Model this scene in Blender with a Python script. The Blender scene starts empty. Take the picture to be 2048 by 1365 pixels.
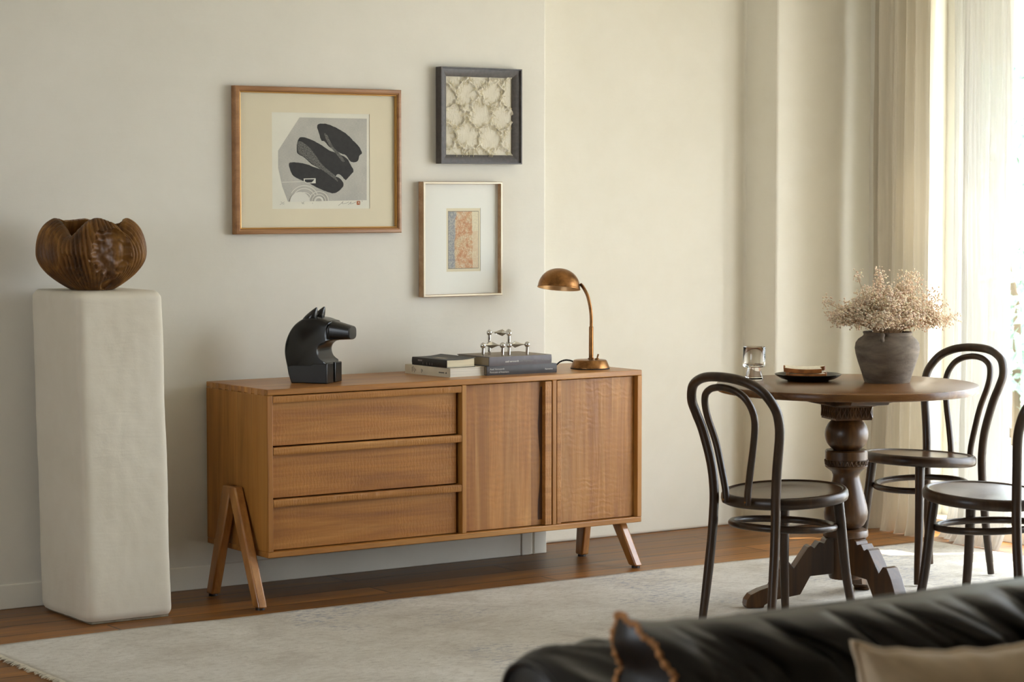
import bpy, bmesh, math, random
from math import sin, cos, pi, sqrt, exp
from mathutils import Vector, Matrix, noise as mn

random.seed(7)
SC = bpy.context.scene
COL = SC.collection

# ------------------------------------------------------------------ helpers
def lin(h):
    if isinstance(h, str):
        h = h.lstrip('#'); v = [int(h[i:i+2], 16)/255 for i in (0, 2, 4)]
    else:
        v = [c/255 for c in h]
    return tuple(c/12.92 if c <= .04045 else ((c+.055)/1.055)**2.4 for c in v) + (1,)

class MB:
    """collects faces for ONE mesh"""
    def __init__(s): s.v = []; s.f = []; s.m = []
    def add(s, vs, fs, mi=0):
        b = len(s.v); s.v += [tuple(v) for v in vs]
        s.f += [tuple(i+b for i in f) for f in fs]; s.m += [mi]*len(fs)
        return s
    def box(s, x0, x1, y0, y1, z0, z1, mi=0, mat=None):
        vs = [Vector((x, y, z)) for z in (z0, z1) for y in (y0, y1) for x in (x0, x1)]
        if mat: vs = [mat @ v for v in vs]
        return s.add(vs, [(0,2,3,1),(4,5,7,6),(0,1,5,4),(2,6,7,3),(0,4,6,2),(1,3,7,5)], mi)
    def prism(s, poly, place, t0, t1, mi=0):
        """poly: 2D outline, place(a,b,t)->3D, extruded t0..t1"""
        n = len(poly)
        vs = [place(a, b, t0) for a, b in poly] + [place(a, b, t1) for a, b in poly]
        fs = [tuple(range(n-1, -1, -1)), tuple(range(n, 2*n))]
        fs += [(i, (i+1) % n, n+(i+1) % n, n+i) for i in range(n)]
        return s.add(vs, fs, mi)
    def poly(s, pts, mi=0):
        return s.add(pts, [tuple(range(len(pts)))], mi)
    def lathe(s, prof, n=48, c=(0, 0, 0), mi=0, caps=True, fr=None):
        vs = []; fs = []
        for r, z in prof:
            for k in range(n):
                a = 2*pi*k/n; rr = r*(fr(a, z) if fr else 1)
                vs.append((c[0]+rr*cos(a), c[1]+rr*sin(a), c[2]+z))
        m = len(prof)
        for i in range(m-1):
            for k in range(n):
                k2 = (k+1) % n
                fs.append((i*n+k, i*n+k2, (i+1)*n+k2, (i+1)*n+k))
        if caps:
            if prof[0][0] > 1e-5: fs.append(tuple(range(n-1, -1, -1)))
            if prof[-1][0] > 1e-5: fs.append(tuple((m-1)*n+k for k in range(n)))
        return s.add(vs, fs, mi)
    def tube(s, path, rad, n=12, closed=False, mi=0):
        P = [Vector(p) for p in path]; m = len(P)
        R = rad if isinstance(rad, (list, tuple)) else [rad]*m
        vs = []; fs = []
        nrm = None
        for i in range(m):
            if closed: t = P[(i+1) % m]-P[i-1]
            else: t = P[min(i+1, m-1)]-P[max(i-1, 0)]
            t.normalize()
            if nrm is None:
                nrm = t.orthogonal().normalized()
                if abs(t.z) < .9: nrm = (Vector((0, 0, 1))-t*t.z).normalized()
            else:
                nrm = (nrm-t*nrm.dot(t)).normalized()
            bn = t.cross(nrm)
            for k in range(n):
                a = 2*pi*k/n
                vs.append(P[i]+(nrm*cos(a)+bn*sin(a))*R[i])
        for i in range(m if closed else m-1):
            i2 = (i+1) % m
            for k in range(n):
                k2 = (k+1) % n
                fs.append((i*n+k, i*n+k2, i2*n+k2, i2*n+k))
        if not closed:
            fs.append(tuple(range(n-1, -1, -1))); fs.append(tuple((m-1)*n+k for k in range(n)))
        return s.add(vs, fs, mi)
    def grid(s, fn, nu, nv, mi=0, wrap_u=False):
        vs = [fn(i/(nu if wrap_u else nu-1), j/(nv-1)) for j in range(nv) for i in range(nu)]
        fs = []
        for j in range(nv-1):
            for i in range(nu if wrap_u else nu-1):
                i2 = (i+1) % nu
                fs.append((j*nu+i, j*nu+i2, (j+1)*nu+i2, (j+1)*nu+i))
        return s.add(vs, fs, mi)
    def ball(s, c, r, nu=16, nv=10, sc=(1, 1, 1), mi=0):
        vs = [(c[0], c[1], c[2]-r*sc[2])]; fs = []
        for j in range(1, nv):
            t = -pi/2+pi*j/nv
            for i in range(nu):
                a = 2*pi*i/nu
                vs.append((c[0]+r*cos(t)*cos(a)*sc[0], c[1]+r*cos(t)*sin(a)*sc[1], c[2]+r*sin(t)*sc[2]))
        vs.append((c[0], c[1], c[2]+r*sc[2])); top = len(vs)-1
        for i in range(nu):
            i2 = (i+1) % nu
            fs.append((0, 1+i2, 1+i)); fs.append((top, top-nu+i, top-nu+i2))
            for j in range(nv-2):
                fs.append((1+j*nu+i, 1+j*nu+i2, 1+(j+1)*nu+i2, 1+(j+1)*nu+i))
        return s.add(vs, fs, mi)
    def build(s, name, mats, parent=None, smooth=35, bevel=0, seg=2, sub=0, recalc=True):
        me = bpy.data.meshes.new(name)
        me.from_pydata(s.v, [], s.f)
        if not isinstance(mats, (list, tuple)): mats = [mats]
        for m in mats: me.materials.append(m)
        me.polygons.foreach_set('material_index', s.m)
        if recalc:
            bm = bmesh.new(); bm.from_mesh(me)
            bmesh.ops.recalc_face_normals(bm, faces=bm.faces[:]); bm.to_mesh(me); bm.free()
        if smooth:
            me.polygons.foreach_set('use_smooth', [True]*len(me.polygons))
            me.set_sharp_from_angle(angle=math.radians(smooth))
        me.update()
        o = bpy.data.objects.new(name, me); COL.objects.link(o)
        if parent: o.parent = parent
        if bevel:
            b = o.modifiers.new('bevel', 'BEVEL'); b.width = bevel; b.segments = seg
            b.limit_method = 'ANGLE'; b.angle_limit = math.radians(35)
        if sub:
            d = o.modifiers.new('sub', 'SUBSURF'); d.levels = sub; d.render_levels = sub
        return o

def tag(o, label=None, cat=None, group=None, kind=None):
    if label: o['label'] = label
    if cat: o['category'] = cat
    if group: o['group'] = group
    if kind: o['kind'] = kind
    return o

def thing(name, label, cat, loc=(0, 0, 0), rz=0, group=None, rot=None):
    o = bpy.data.objects.new(name, None); COL.objects.link(o)
    o.empty_display_size = .05
    o.location = loc; o.rotation_euler = rot if rot else (0, 0, rz)
    return tag(o, label, cat, group)

def copy_tree(o, parent=None):
    c = o.copy(); COL.objects.link(c)
    if parent: c.parent = parent
    for ch in list(o.children): copy_tree(ch, c)
    return c

def smooth_path(pts, n=8, closed=False):
    P = [Vector(p) for p in pts]; out = []; m = len(P)
    for i in range(m if closed else m-1):
        p0 = P[i-1] if (closed or i) else P[0]*2-P[1]
        p1 = P[i]; p2 = P[(i+1) % m]
        p3 = P[(i+2) % m] if (closed or i+2 < m) else P[-1]*2-P[-2]
        for k in range(n):
            t = k/n
            out.append(.5*((2*p1)+(p2-p0)*t+(2*p0-5*p1+4*p2-p3)*t*t+(3*p1-p0-3*p2+p3)*t**3))
    if not closed: out.append(P[-1].copy())
    return out

# ------------------------------------------------------------------ materials
class NT:
    def __init__(s, name):
        s.mat = bpy.data.materials.new(name); s.mat.use_nodes = True
        s.t = s.mat.node_tree; s.n = s.t.nodes; s.l = s.t.links
        s.b = s.n['Principled BSDF']; s.out = s.n['Material Output']
    def node(s, typ, ins=None, **kw):
        nd = s.n.new('ShaderNode'+typ)
        for k, v in kw.items(): setattr(nd, k, v)
        for k, v in (ins or {}).items(): s.set(nd.inputs[k], v)
        return nd
    def set(s, sock, v):
        if isinstance(v, bpy.types.NodeSocket): s.l.new(v, sock)
        else: sock.default_value = v
    def coord(s, scale=(1, 1, 1), rot=(0, 0, 0), loc=(0, 0, 0)):
        c = s.node('TexCoord'); m = s.node('Mapping')
        s.l.new(c.outputs['Object'], m.inputs['Vector'])
        m.inputs['Scale'].default_value = scale; m.inputs['Rotation'].default_value = rot; m.inputs['Location'].default_value = loc
        return m.outputs[0]
    def noise(s, vec, scale=5, detail=5, rough=.55, dist=0):
        n = s.node('TexNoise', {'Scale': scale, 'Detail': detail, 'Roughness': rough, 'Distortion': dist, 'Vector': vec})
        return n.outputs['Fac']
    def ramp(s, fac, stops):
        r = s.node('ValToRGB', {'Fac': fac}); e = r.color_ramp.elements
        while len(e) < len(stops): e.new(.5)
        for i, (p, c) in enumerate(stops):
            e[i].position = p; e[i].color = c if len(c) == 4 else tuple(c)+(1,)
        return r.outputs['Color']
    def mix(s, fac, a, b, mode='MIX'):
        m = s.node('Mix', data_type='RGBA', blend_type=mode)
        s.set(m.inputs['Factor'], fac); s.set(m.inputs[6], a); s.set(m.inputs[7], b)
        return m.outputs[2]
    def math(s, op, a, b=0.0, c=None):
        m = s.node('Math', operation=op); s.set(m.inputs[0], a); s.set(m.inputs[1], b)
        if c is not None: s.set(m.inputs[2], c)
        return m.outputs[0]
    def maprange(s, v, a, b, c, d):
        m = s.node('MapRange', {'Value': v, 'From Min': a, 'From Max': b, 'To Min': c, 'To Max': d})
        return m.outputs[0]
    def bump(s, h, strength=.3, dist=.002, prev=None):
        b = s.node('Bump', {'Height': h, 'Strength': strength, 'Distance': dist})
        if prev: s.l.new(prev, b.inputs['Normal'])
        return b.outputs[0]
    def fin(s, color=None, rough=None, normal=None, **kw):
        if color is not None: s.set(s.b.inputs['Base Color'], color)
        if rough is not None: s.set(s.b.inputs['Roughness'], rough)
        if normal is not None: s.set(s.b.inputs['Normal'], normal)
        for k, v in kw.items(): s.set(s.b.inputs[k.replace('_', ' ')], v)
        return s.mat

def plain(name, c, rough=.5, metal=0, nscale=0, namp=.12, bump=0, bscale=60, **kw):
    t = NT(name); col = lin(c)
    nrm = None
    vec = t.coord()
    if nscale:
        f = t.noise(vec, nscale, 5)
        d = tuple(max(0, x*(1-namp*2)) for x in col[:3])+(1,); u = tuple(min(1, x*(1+namp*2)) for x in col[:3])+(1,)
        col = t.ramp(f, [(.3, d), (.7, u)])
    if bump:
        nrm = t.bump(t.noise(vec, bscale, 4), bump, .001)
    return t.fin(col, rough, nrm, Metallic=metal, **kw)

def wood(name, dark, mid, light, axis='X', rough=.42, ripple=0, stave=0, stave_axis='X', fine=1.0, scale=1.0, rip_sc=70, coat=0, wave_bump=0, bmp=.35, spec=.5):
    t = NT(name)
    ax = 'XYZ'.index(axis)
    sc = [16*scale]*3; sc[ax] = 1.1*scale
    c = t.node('TexCoord').outputs['Object']
    vec = c
    if stave:
        sep = t.node('SeparateXYZ', {0: c}).outputs['XYZ'.index(stave_axis)]
        idx = t.math('FLOOR', t.math('DIVIDE', sep, stave))
        wn = t.node('TexWhiteNoise', {'W': idx}, noise_dimensions='1D')
        off = t.node('VectorMath', {0: wn.outputs['Color']}, operation='SCALE'); off.inputs['Scale'].default_value = 7
        vec = t.node('VectorMath', {0: c, 1: off.outputs[0]}, operation='ADD').outputs[0]
    m = t.node('Mapping', {'Vector': vec}); m.inputs['Scale'].default_value = sc
    f1 = t.noise(m.outputs[0], 1.0, 7, .6, .9)
    sc2 = [130*scale]*3; sc2[ax] = 3*scale
    m2 = t.node('Mapping', {'Vector': vec}); m2.inputs['Scale'].default_value = sc2
    f2 = t.noise(m2.outputs[0], 1.0, 3, .6, .2)
    col = t.ramp(f1, [(.3, lin(dark)), (.5, lin(mid)), (.7, lin(light))])
    pores = t.maprange(f2, .3, .62, .72, 1.04)
    col = t.mix(.55*fine, col, t.node('CombineColor', {0: pores, 1: pores, 2: pores}).outputs[0], 'MULTIPLY')
    f3 = t.noise(vec, 2.2, 3, .5, .5)
    col = t.mix(t.maprange(f3, .35, .7, 0, .28), col, lin(dark))
    if stave:
        v = t.maprange(wn.outputs['Value'], 0, 1, .86, 1.1)
        col = t.mix(1, col, t.node('CombineColor', {0: v, 1: v, 2: v}).outputs[0], 'MULTIPLY')
    h = t.math('ADD', t.math('MULTIPLY', f1, .5), t.math('MULTIPLY', f2, .25))
    nrm = t.bump(h, bmp, .0015)
    if ripple:
        w = t.node('TexWave', {'Vector': c, 'Scale': rip_sc, 'Distortion': 6.0, 'Detail': 3, 'Detail Scale': 2.2}, wave_type='BANDS', bands_direction=axis)
        msk = t.maprange(t.noise(c, 6, 2), .35, .65, .1, 1)
        rp = t.math('MULTIPLY', w.outputs['Fac'], msk)
        nrm = t.bump(rp, ripple, .0012, nrm)
        rv = t.maprange(rp, 0, 1, .95, 1.05)
        col = t.mix(1, col, t.node('CombineColor', {0: rv, 1: rv, 2: rv}).outputs[0], 'MULTIPLY')
    if wave_bump:
        sc3 = [9]*3; sc3[ax] = 1.6
        m3 = t.node('Mapping', {'Vector': c}); m3.inputs['Scale'].default_value = sc3
        nrm = t.bump(t.noise(m3.outputs[0], 1.5, 2, .5, 1.2), wave_bump, .006, nrm)
    return t.fin(col, rough, nrm, Coat_Weight=coat, Coat_Roughness=.16, Specular_IOR_Level=spec)

def plaster(name, c1, c2, rough=.85, bump=.25):
    t = NT(name); vec = t.coord()
    f = t.noise(vec, 1.3, 6, .6, .4)
    g = t.noise(vec, 9, 5, .6, .2)
    col = t.ramp(t.math('ADD', t.math('MULTIPLY', f, .7), t.math('MULTIPLY', g, .3)), [(.32, lin(c1)), (.68, lin(c2))])
    vs = t.coord((3, 3, 22))
    strokes = t.noise(vs, 2.2, 4, .6, 1.0)
    nrm = t.bump(strokes, bump*.35, .004)
    nrm = t.bump(g, bump, .004, nrm)
    nrm = t.bump(t.noise(vec, 120, 3), bump*.3, .001, nrm)
    return t.fin(col, rough, nrm)

M = {}
M['wall'] = plaster('wall_plaster', '#e2dccb', '#eae5d7')
M['wall_grey'] = plaster('wall_plaster_grey', '#d9d4c6', '#e2ddd0')
M['ceil'] = plaster('ceiling_plaster', '#e2ddd0', '#eae6da')
M['plinth'] = plaster('plinth_plaster', '#d6cdb9', '#e2dbcb', .7, .4)
M['oak_x'] = wood('oak_lengthwise', '#8d5c29', '#ab7335', '#c08c49', 'X', .36, 0, coat=.15, spec=.36)
M['oak_y'] = wood('oak_crosswise', '#8d5c29', '#ab7335', '#c08c49', 'Z', .42, 0, stave=.11, stave_axis='Y', spec=.36)
M['oak_draw'] = wood('oak_sawn_drawer', '#8f5c28', '#aa7030', '#be8743', 'X', .42, .2, rip_sc=23, wave_bump=.3, spec=.36)
M['oak_lip'] = wood('oak_sawn_lip', '#91602f', '#ad7539', '#c49052', 'X', .42, .45, rip_sc=30, spec=.36)
M['oak_door'] = wood('oak_door_boards', '#935f2e', '#ab7338', '#c28e50', 'Z', .42, .15, stave=.062, stave_axis='X', rip_sc=13, spec=.36)
M['oak_door_wavy'] = wood('oak_door_boards_rippled', '#935f2e', '#ab7338', '#c28e50', 'Z', .42, .35, stave=.062, stave_axis='X', rip_sc=13, wave_bump=.5, spec=.36)
M['oak_leg'] = wood('oak_leg', '#8a5726', '#a96e33', '#bd8645', 'Z', .36, 0, coat=.8, bmp=.1)
M['table'] = wood('table_wood', '#53351a', '#714b28', '#8a623a', 'X', .27, 0, stave=.17, stave_axis='Y', coat=0, scale=.7, bmp=.06, spec=.35)
M['turned'] = wood('turned_dark_wood', '#2e1b0b', '#472d13', '#62411f', 'Z', .36, 0, coat=.1, bmp=.15, spec=.4)
M['bent'] = wood('bentwood_dark', '#20130a', '#312010', '#452f1b', 'Z', .33, 0, coat=0, bmp=.05, spec=.38)
M['bentseat'] = wood('bentwood_seat', '#352312', '#4d3520', '#644930', 'X', .26, 0, coat=.1, bmp=.08)
M['carved'] = wood('carved_root_wood', '#351f0d', '#71491d', '#a07234', 'Z', .5, 0, scale=.9, spec=.35)
M['frame_wood'] = wood('frame_wood', '#8d6038', '#a87a50', '#bb8e62', 'X', .4)
M['gilt'] = plain('gilt_slip', '#c99a56', .35, .6)
M['frame_pale'] = wood('pale_frame_wood', '#a8825c', '#bd9a74', '#cfb08c', 'X', .4)
M['frame_edge'] = plain('champagne_edge', '#dccfb4', .4, .15)
M['frame_dark'] = plain('charcoal_frame', '#4a4440', .5, 0, 80, .12, .2, 200)
M['mat_cream'] = plain('cream_mount', '#dbd0b4', .9, 0, 3, .02)
M['mat_white'] = plain('white_mount', '#e6e5db', .9, 0, 3, .01)
M['black'] = plain('black_lacquered_wood', '#070706', .27, 0, 0, 0, .03, 70, Specular_IOR_Level=.5)
M['chrome'] = plain('polished_steel', '#d8d6d2', .06, 1)
M['brass'] = None
M['paper'] = plain('print_paper', '#dedac9', .9, 0, 8, .02)

# aged brass
t = NT('aged_brass'); v = t.coord()
f = t.noise(v, 28, 5, .6, .6)
M['brass'] = t.fin(t.ramp(f, [(.3, lin('#6e4a2c')), (.55, lin('#94693f')), (.8, lin('#ae8455'))]), t.maprange(f, .3, .7, .30, .42), Metallic=1.0)
M['brass_in'] = plain('brass_lining', '#d8b080', .4, .7)
M['cord'] = plain('black_cloth_cord', '#17140f', .8)
M['black_cover'] = plain('black_book_cover', '#1b1a19', .5, 0, 60, .2)
M['grey_cover'] = plain('grey_book_cover', '#5d5658', .45, 0, 40, .06)
M['dark_cover'] = plain('charcoal_book_cover', '#3f3b3a', .45, 0, 40, .06)
M['tan_cover'] = plain('worn_board', '#8a7c69', .55, 0, 30, .1)
M['cream_cover'] = plain('cream_book_cover', '#d6ccb4', .6, 0, 20, .03)
def pages_mat(name, c):
    t = NT(name); v = t.coord((4, 4, 900))
    f = t.noise(v, 1, 2)
    a = lin(c); d = tuple(x*.78 for x in a[:3])+(1,)
    return t.fin(t.ramp(f, [(.4, d), (.6, a)]), .9)
M['pages_w'] = pages_mat('white_page_block', '#e8e2d2')
M['pages_c'] = pages_mat('cream_page_block', '#e9dcbc')
M['pages_b'] = pages_mat('aged_page_block', '#a3937a')
M['ink_white'] = plain('pale_lettering', '#d8d4cc', .7)
M['ink_grey'] = plain('grey_lettering', '#8d8886', .7)
M['ink_dark'] = plain('dark_lettering', '#4a463f', .7)

# vase
t = NT('weathered_stoneware'); v = t.coord((1, 1, 3.5))
f = t.noise(v, 9, 6, .65, .3); g = t.noise(t.coord(), 90, 4)
vb = t.coord((2, 2, 45)); bands = t.noise(vb, 1.6, 3, .5, .1)
c = t.ramp(f, [(.3, lin('#51473a')), (.52, lin('#74685a')), (.78, lin('#918472'))])
M['vase'] = t.fin(c, .85, t.bump(g, .35, .002, t.bump(bands, .3, .002)))
M['blossom'] = plain('dried_blossom', '#f3d8bf', .9, 0, 60, .12, Subsurface_Weight=.15)
M['stem'] = plain('dried_stem', '#bd9a76', .9)
M['plate'] = plain('black_glazed_plate', '#14130f', .22, 0, 40, .3)
M['crust'] = plain('bread_crust', '#a8672f', .7, 0, 40, .2, .4, 120)
M['crumb'] = plain('bread_crumb', '#e9dcc0', .9, 0, 90, .06, .5, 140)
def thin_glass(name, tint, base, edge):
    t = NT(name); t.n.remove(t.b)
    lw = t.node('LayerWeight', {'Blend': .35}); fac = t.math('ADD', t.math('MULTIPLY', t.math('POWER', lw.outputs['Facing'], 2.5), edge), base)
    tp = t.node('BsdfTransparent', {'Color': tint}); gl = t.node('BsdfGlossy', {'Roughness': .02})
    mx = t.node('MixShader', {0: fac}); t.l.new(tp.outputs[0], mx.inputs[1]); t.l.new(gl.outputs[0], mx.inputs[2]); t.l.new(mx.outputs[0], t.out.inputs[0])
    return t.mat
t = NT('clear_glass'); M['glass'] = t.fin((1, 1, 1, 1), 0.0, None, Transmission_Weight=1.0, IOR=1.45)
M['water'] = thin_glass('water', (.985, .99, .985, 1), .01, .12)
# leather
t = NT('black_leather'); v = t.coord()
vo = t.node('TexVoronoi', {'Vector': v, 'Scale': 420.0})
f = t.noise(v, 5, 4)
M['leather'] = t.fin(t.ramp(f, [(.3, lin('#0b0a09')), (.75, lin('#191714'))]), .42, t.bump(vo.outputs['Distance'], .08, .0004), Specular_IOR_Level=.5)
M['stitch'] = plain('tan_whipstitch', '#b88250', .8, 0, 200, .2)
M['cushion'] = plain('beige_velvet', '#d2bc9c', .9, 0, 14, .05, .15, 260, Sheen_Weight=.25)
M['foot_dark'] = plain('dark_foot', '#2a1c12', .5)

# floor planks
t = NT('reclaimed_floor_boards'); v = t.coord(loc=(.6, .155, 0))
br = t.node('TexBrick', {'Vector': v, 'Color1': (0, 0, 0, 1), 'Color2': (1, 1, 1, 1), 'Mortar': (.5, .5, .5, 1), 'Scale': 1.0, 'Mortar Size': .004, 'Mortar Smooth': .2, 'Bias': 0.0, 'Brick Width': 1.75, 'Row Height': .155}, offset=.37, squash=1.0)
vr = t.node('VectorMath', {0: br.outputs['Color']}, operation='SCALE'); vr.inputs['Scale'].default_value = 9
vv = t.node('VectorMath', {0: v, 1: vr.outputs[0]}, operation='ADD').outputs[0]
m1 = t.node('Mapping', {'Vector': vv}); m1.inputs['Scale'].default_value = (1.2, 15, 1)
g1 = t.noise(m1.outputs[0], 1.4, 7, .62, 1.0)
m2 = t.node('Mapping', {'Vector': vv}); m2.inputs['Scale'].default_value = (4, 160, 1)
g2 = t.noise(m2.outputs[0], 1, 3)
c = t.ramp(g1, [(.22, lin('#54351b')), (.5, lin('#8a5a2b')), (.8, lin('#b98242'))])
tone = t.maprange(t.node('SeparateColor', {0: br.outputs['Color']}).outputs[0], 0, 1, .6, 1.15)
c = t.mix(1, c, t.node('CombineColor', {0: tone, 1: tone, 2: tone}).outputs[0], 'MULTIPLY')
p = t.maprange(g2, .3, .6, .7, 1.03)
c = t.mix(.6, c, t.node('CombineColor', {0: p, 1: p, 2: p}).outputs[0], 'MULTIPLY')
c = t.mix(br.outputs['Fac'], c, lin('#1c1109'))
hh = t.math('SUBTRACT', t.math('MULTIPLY', g1, .5), t.math('MULTIPLY', br.outputs['Fac'], 1.0))
M['floor'] = t.fin(c, t.maprange(g1, .2, .8, .3, .42), t.bump(hh, .3, .002), Specular_IOR_Level=.28)

# rug
t = NT('faded_wool_rug'); v = t.coord()
a = t.noise(v, 3.2, 7, .7, .6)
vx = t.node('Mapping', {'Vector': v}); vx.inputs['Scale'].default_value = (26, 62, 1)
b = t.noise(vx.outputs[0], 1.0, 6, .75, .3)
c = t.ramp(a, [(.3, lin('#a89d8a')), (.5, lin('#c4bdae')), (.72, lin('#d3cdc1'))])
c = t.mix(t.maprange(b, .48, .68, 0, .55), c, lin('#94836c'))
fk = t.noise(t.coord((1, 1.6, 1)), 75, 3, .6)
c = t.mix(t.maprange(fk, .60, .72, 0, .6), c, lin('#7d6f5c'))
k = t.noise(v, 1.15, 3, .5, .4)
bl = t.math('MULTIPLY', t.maprange(k, .52, .6, 0, 1), t.maprange(b, .5, .6, 0, .85))
c = t.mix(bl, c, lin('#777a88'))
fb = t.noise(v, 380, 2)
M['rug'] = t.fin(c, .95, t.bump(fb, .5, .003, t.bump(a, .4, .01)), Sheen_Weight=.2)
M['fringe'] = plain('rug_fringe', '#c4bba6', .95, 0, 60, .1, .5, 300)

# cloth for the window
def cloth(name, col, transl, transp, weave=900):
    t = NT(name); t.n.remove(t.b)
    v = t.coord()
    w = t.noise(v, weave, 2); l = t.noise(t.coord((60, 60, 1.5)), 1.5, 4)
    cc = lin(col); d = tuple(x*.9 for x in cc[:3])+(1,)
    c = t.ramp(t.math('ADD', t.math('MULTIPLY', w, .4), t.math('MULTIPLY', l, .6)), [(.35, d), (.65, cc)])
    nrm = t.bump(l, .2, .003)
    di = t.node('BsdfDiffuse', {'Color': c, 'Normal': nrm}); tr = t.node('BsdfTranslucent', {'Color': c, 'Normal': nrm}); tp = t.node('BsdfTransparent')
    m1 = t.node('MixShader', {0: transl}); t.l.new(di.outputs[0], m1.inputs[1]); t.l.new(tr.outputs[0], m1.inputs[2])
    m2 = t.node('MixShader', {0: transp}); t.l.new(m1.outputs[0], m2.inputs[1]); t.l.new(tp.outputs[0], m2.inputs[2])
    t.l.new(m2.outputs[0], t.out.inputs[0])
    return t.mat
M['drape'] = cloth('oatmeal_linen', '#dcd3c1', .16, .01)
M['sheer'] = cloth('white_voile', '#eae8e1', .18, .02)
t = NT('window_pane'); t.n.remove(t.b)
tp = t.node('BsdfTransparent', {'Color': (.97, .98, .97, 1)}); gl = t.node('BsdfGlossy', {'Roughness': 0.0})
mx = t.node('MixShader', {0: .04}); t.l.new(tp.outputs[0], mx.inputs[1]); t.l.new(gl.outputs[0], mx.inputs[2]); t.l.new(mx.outputs[0], t.out.inputs[0])
M['pane'] = t.mat
M['winframe'] = plain('white_window_frame', '#e6e4dc', .5)
M['patio'] = plain('pale_paving', '#c9c4b8', .9, 0, 6, .08)
M['leaf'] = plain('green_leaves', '#93ad9b', .7, 0, 20, .25)
M['bark'] = plain('shrub_stems', '#6b5a45', .9)

# ------------------------------------------------------------------ room shell
XL, XR, YF, H = -5.6, 3.22, -9.4, 2.95
REC, XS, XP = .19, 1.505, 2.68
def struct(name, mb, m, **kw):
    o = mb.build(name, m, **kw); o['kind'] = 'structure'; return o
mb = MB(); mb.box(XL-.3, XR+.3, YF-.3, REC+.3, -.12, 0); struct('floor', mb, M['floor'], smooth=0)
mb = MB(); mb.box(XL-.3, XR+.3, YF-.3, REC+.3, H, H+.12); struct('ceiling', mb, M['ceil'], smooth=0)
mb = MB()
outl = [(XL-.3, 0), (XS, 0), (XS, REC), (XP, REC), (XP, -.015), (XR, 0), (XR+.3, 0), (XR+.3, REC+.3), (XL-.3, REC+.3)]
mb.prism(outl, lambda a, b, t: (a, b, t), 0, H)
mb.m[2] = 1                                     # the left stretch gets a slightly darker, greyer plaster
struct('wall_back', mb, [M['wall'], M['wall_grey']], smooth=0, bevel=.012, seg=3)
LY0, LY1, LZ0, LZ1 = -2.4, -4.6, .8, 2.2
mb = MB(); mb.box(XL-.3, XL, YF, LY1, 0, H); mb.box(XL-.3, XL, LY0, 0, 0, H); mb.box(XL-.3, XL, LY1, LY0, 0, LZ0); mb.box(XL-.3, XL, LY1, LY0, LZ1, H)
struct('wall_left', mb, M['wall'], smooth=0)
mb = MB(); mb.box(XL-.3, XR+.3, YF-.3, YF, 0, H); struct('wall_front', mb, M['wall'], smooth=0)
# window wall: a low curtained opening in the corner, then tall bare glazing towards the camera
WINS = [(-.34, -1.36, .05, 2.5, 1), (-1.44, -4.3, .05, 2.3, 2)]
mb = MB(); yc = 0
for a, b, z0, z1, k in WINS:
    mb.box(XR, XR+.24, a, yc, 0, H); mb.box(XR, XR+.24, b, a, z1, H); mb.box(XR, XR+.24, b, a, 0, z0); yc = b
mb.box(XR, XR+.24, YF, yc, 0, H)
struct('wall_right', mb, M['wall'], smooth=0)
for wi, (WY0, WY1, SILL, ZH, npn) in enumerate(WINS):
    win = bpy.data.objects.new('window_%d' % (wi+1), None); COL.objects.link(win); win['kind'] = 'structure'
    win.location = (XR+.15, 0, 0)
    mb = MB()
    mb.box(-.027, .027, WY1+.002, WY0-.002, SILL+.001, SILL+.06); mb.box(-.027, .027, WY1+.002, WY0-.002, ZH-.06, ZH-.001)
    for i in range(npn+1):
        y = WY0+(WY1-WY0)*i/npn
        mb.box(-.03, .03, min(max(y-.03, WY1), WY0-.06), max(min(y+.03, WY0), WY1+.06), SILL, ZH)
    mb.build('window_frame', M['winframe'], win, smooth=0)
    for i in range(npn):
        y0 = WY0+(WY1-WY0)*(i+1)/npn; y1 = WY0+(WY1-WY0)*i/npn
        mb = MB(); mb.box(-.004, .004, y0+.02, y1-.02, SILL+.04, ZH-.04); mb.build('pane', M['pane'], win, smooth=0)
    po = bpy.data.lights.new('window_portal', 'AREA'); po.shape = 'RECTANGLE'; po.size = ZH-SILL; po.size_y = WY0-WY1; po.cycles.is_portal = True
    pob = bpy.data.objects.new('window_portal', po); COL.objects.link(pob); pob.location = (XR+.26, (WY0+WY1)/2, (ZH+SILL)/2)
    pob.rotation_euler = (0, math.radians(90), 0)
# white shutter panel hanging outside, above the curtained window
mb = MB(); mb.box(XR+.50, XR+.53, -1.42, -.1, 1.985, 2.9); o = mb.build('shutter_panel', M['winframe'], bpy.data.objects['window_1'], smooth=0); o.location.x = -(XR+.15)
# unseen smaller window added in the left wall as fill for left-facing sides
win = bpy.data.objects.new('window_3', None); COL.objects.link(win); win['kind'] = 'structure'; win.location = (XL-.15, 0, 0)
mb = MB()
mb.box(-.027, .027, LY1+.002, LY0-.002, LZ0+.001, LZ0+.06); mb.box(-.027, .027, LY1+.002, LY0-.002, LZ1-.06, LZ1-.001)
for y in (LY1+.03, (LY0+LY1)/2, LY0-.03): mb.box(-.03, .03, y-.03, y+.03, LZ0, LZ1)
mb.build('window_frame', M['winframe'], win, smooth=0)
mb = MB(); mb.box(-.004, .004, LY1+.02, LY0-.02, LZ0+.04, LZ1-.04); mb.build('pane', M['pane'], win, smooth=0)
po = bpy.data.lights.new('window_portal', 'AREA'); po.shape = 'RECTANGLE'; po.size = LZ1-LZ0; po.size_y = LY0-LY1; po.cycles.is_portal = True
pob = bpy.data.objects.new('window_portal', po); COL.objects.link(pob); pob.location = (XL-.32, (LY0+LY1)/2, (LZ0+LZ1)/2)
pob.rotation_euler = (0, math.radians(-90), 0)
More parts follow.
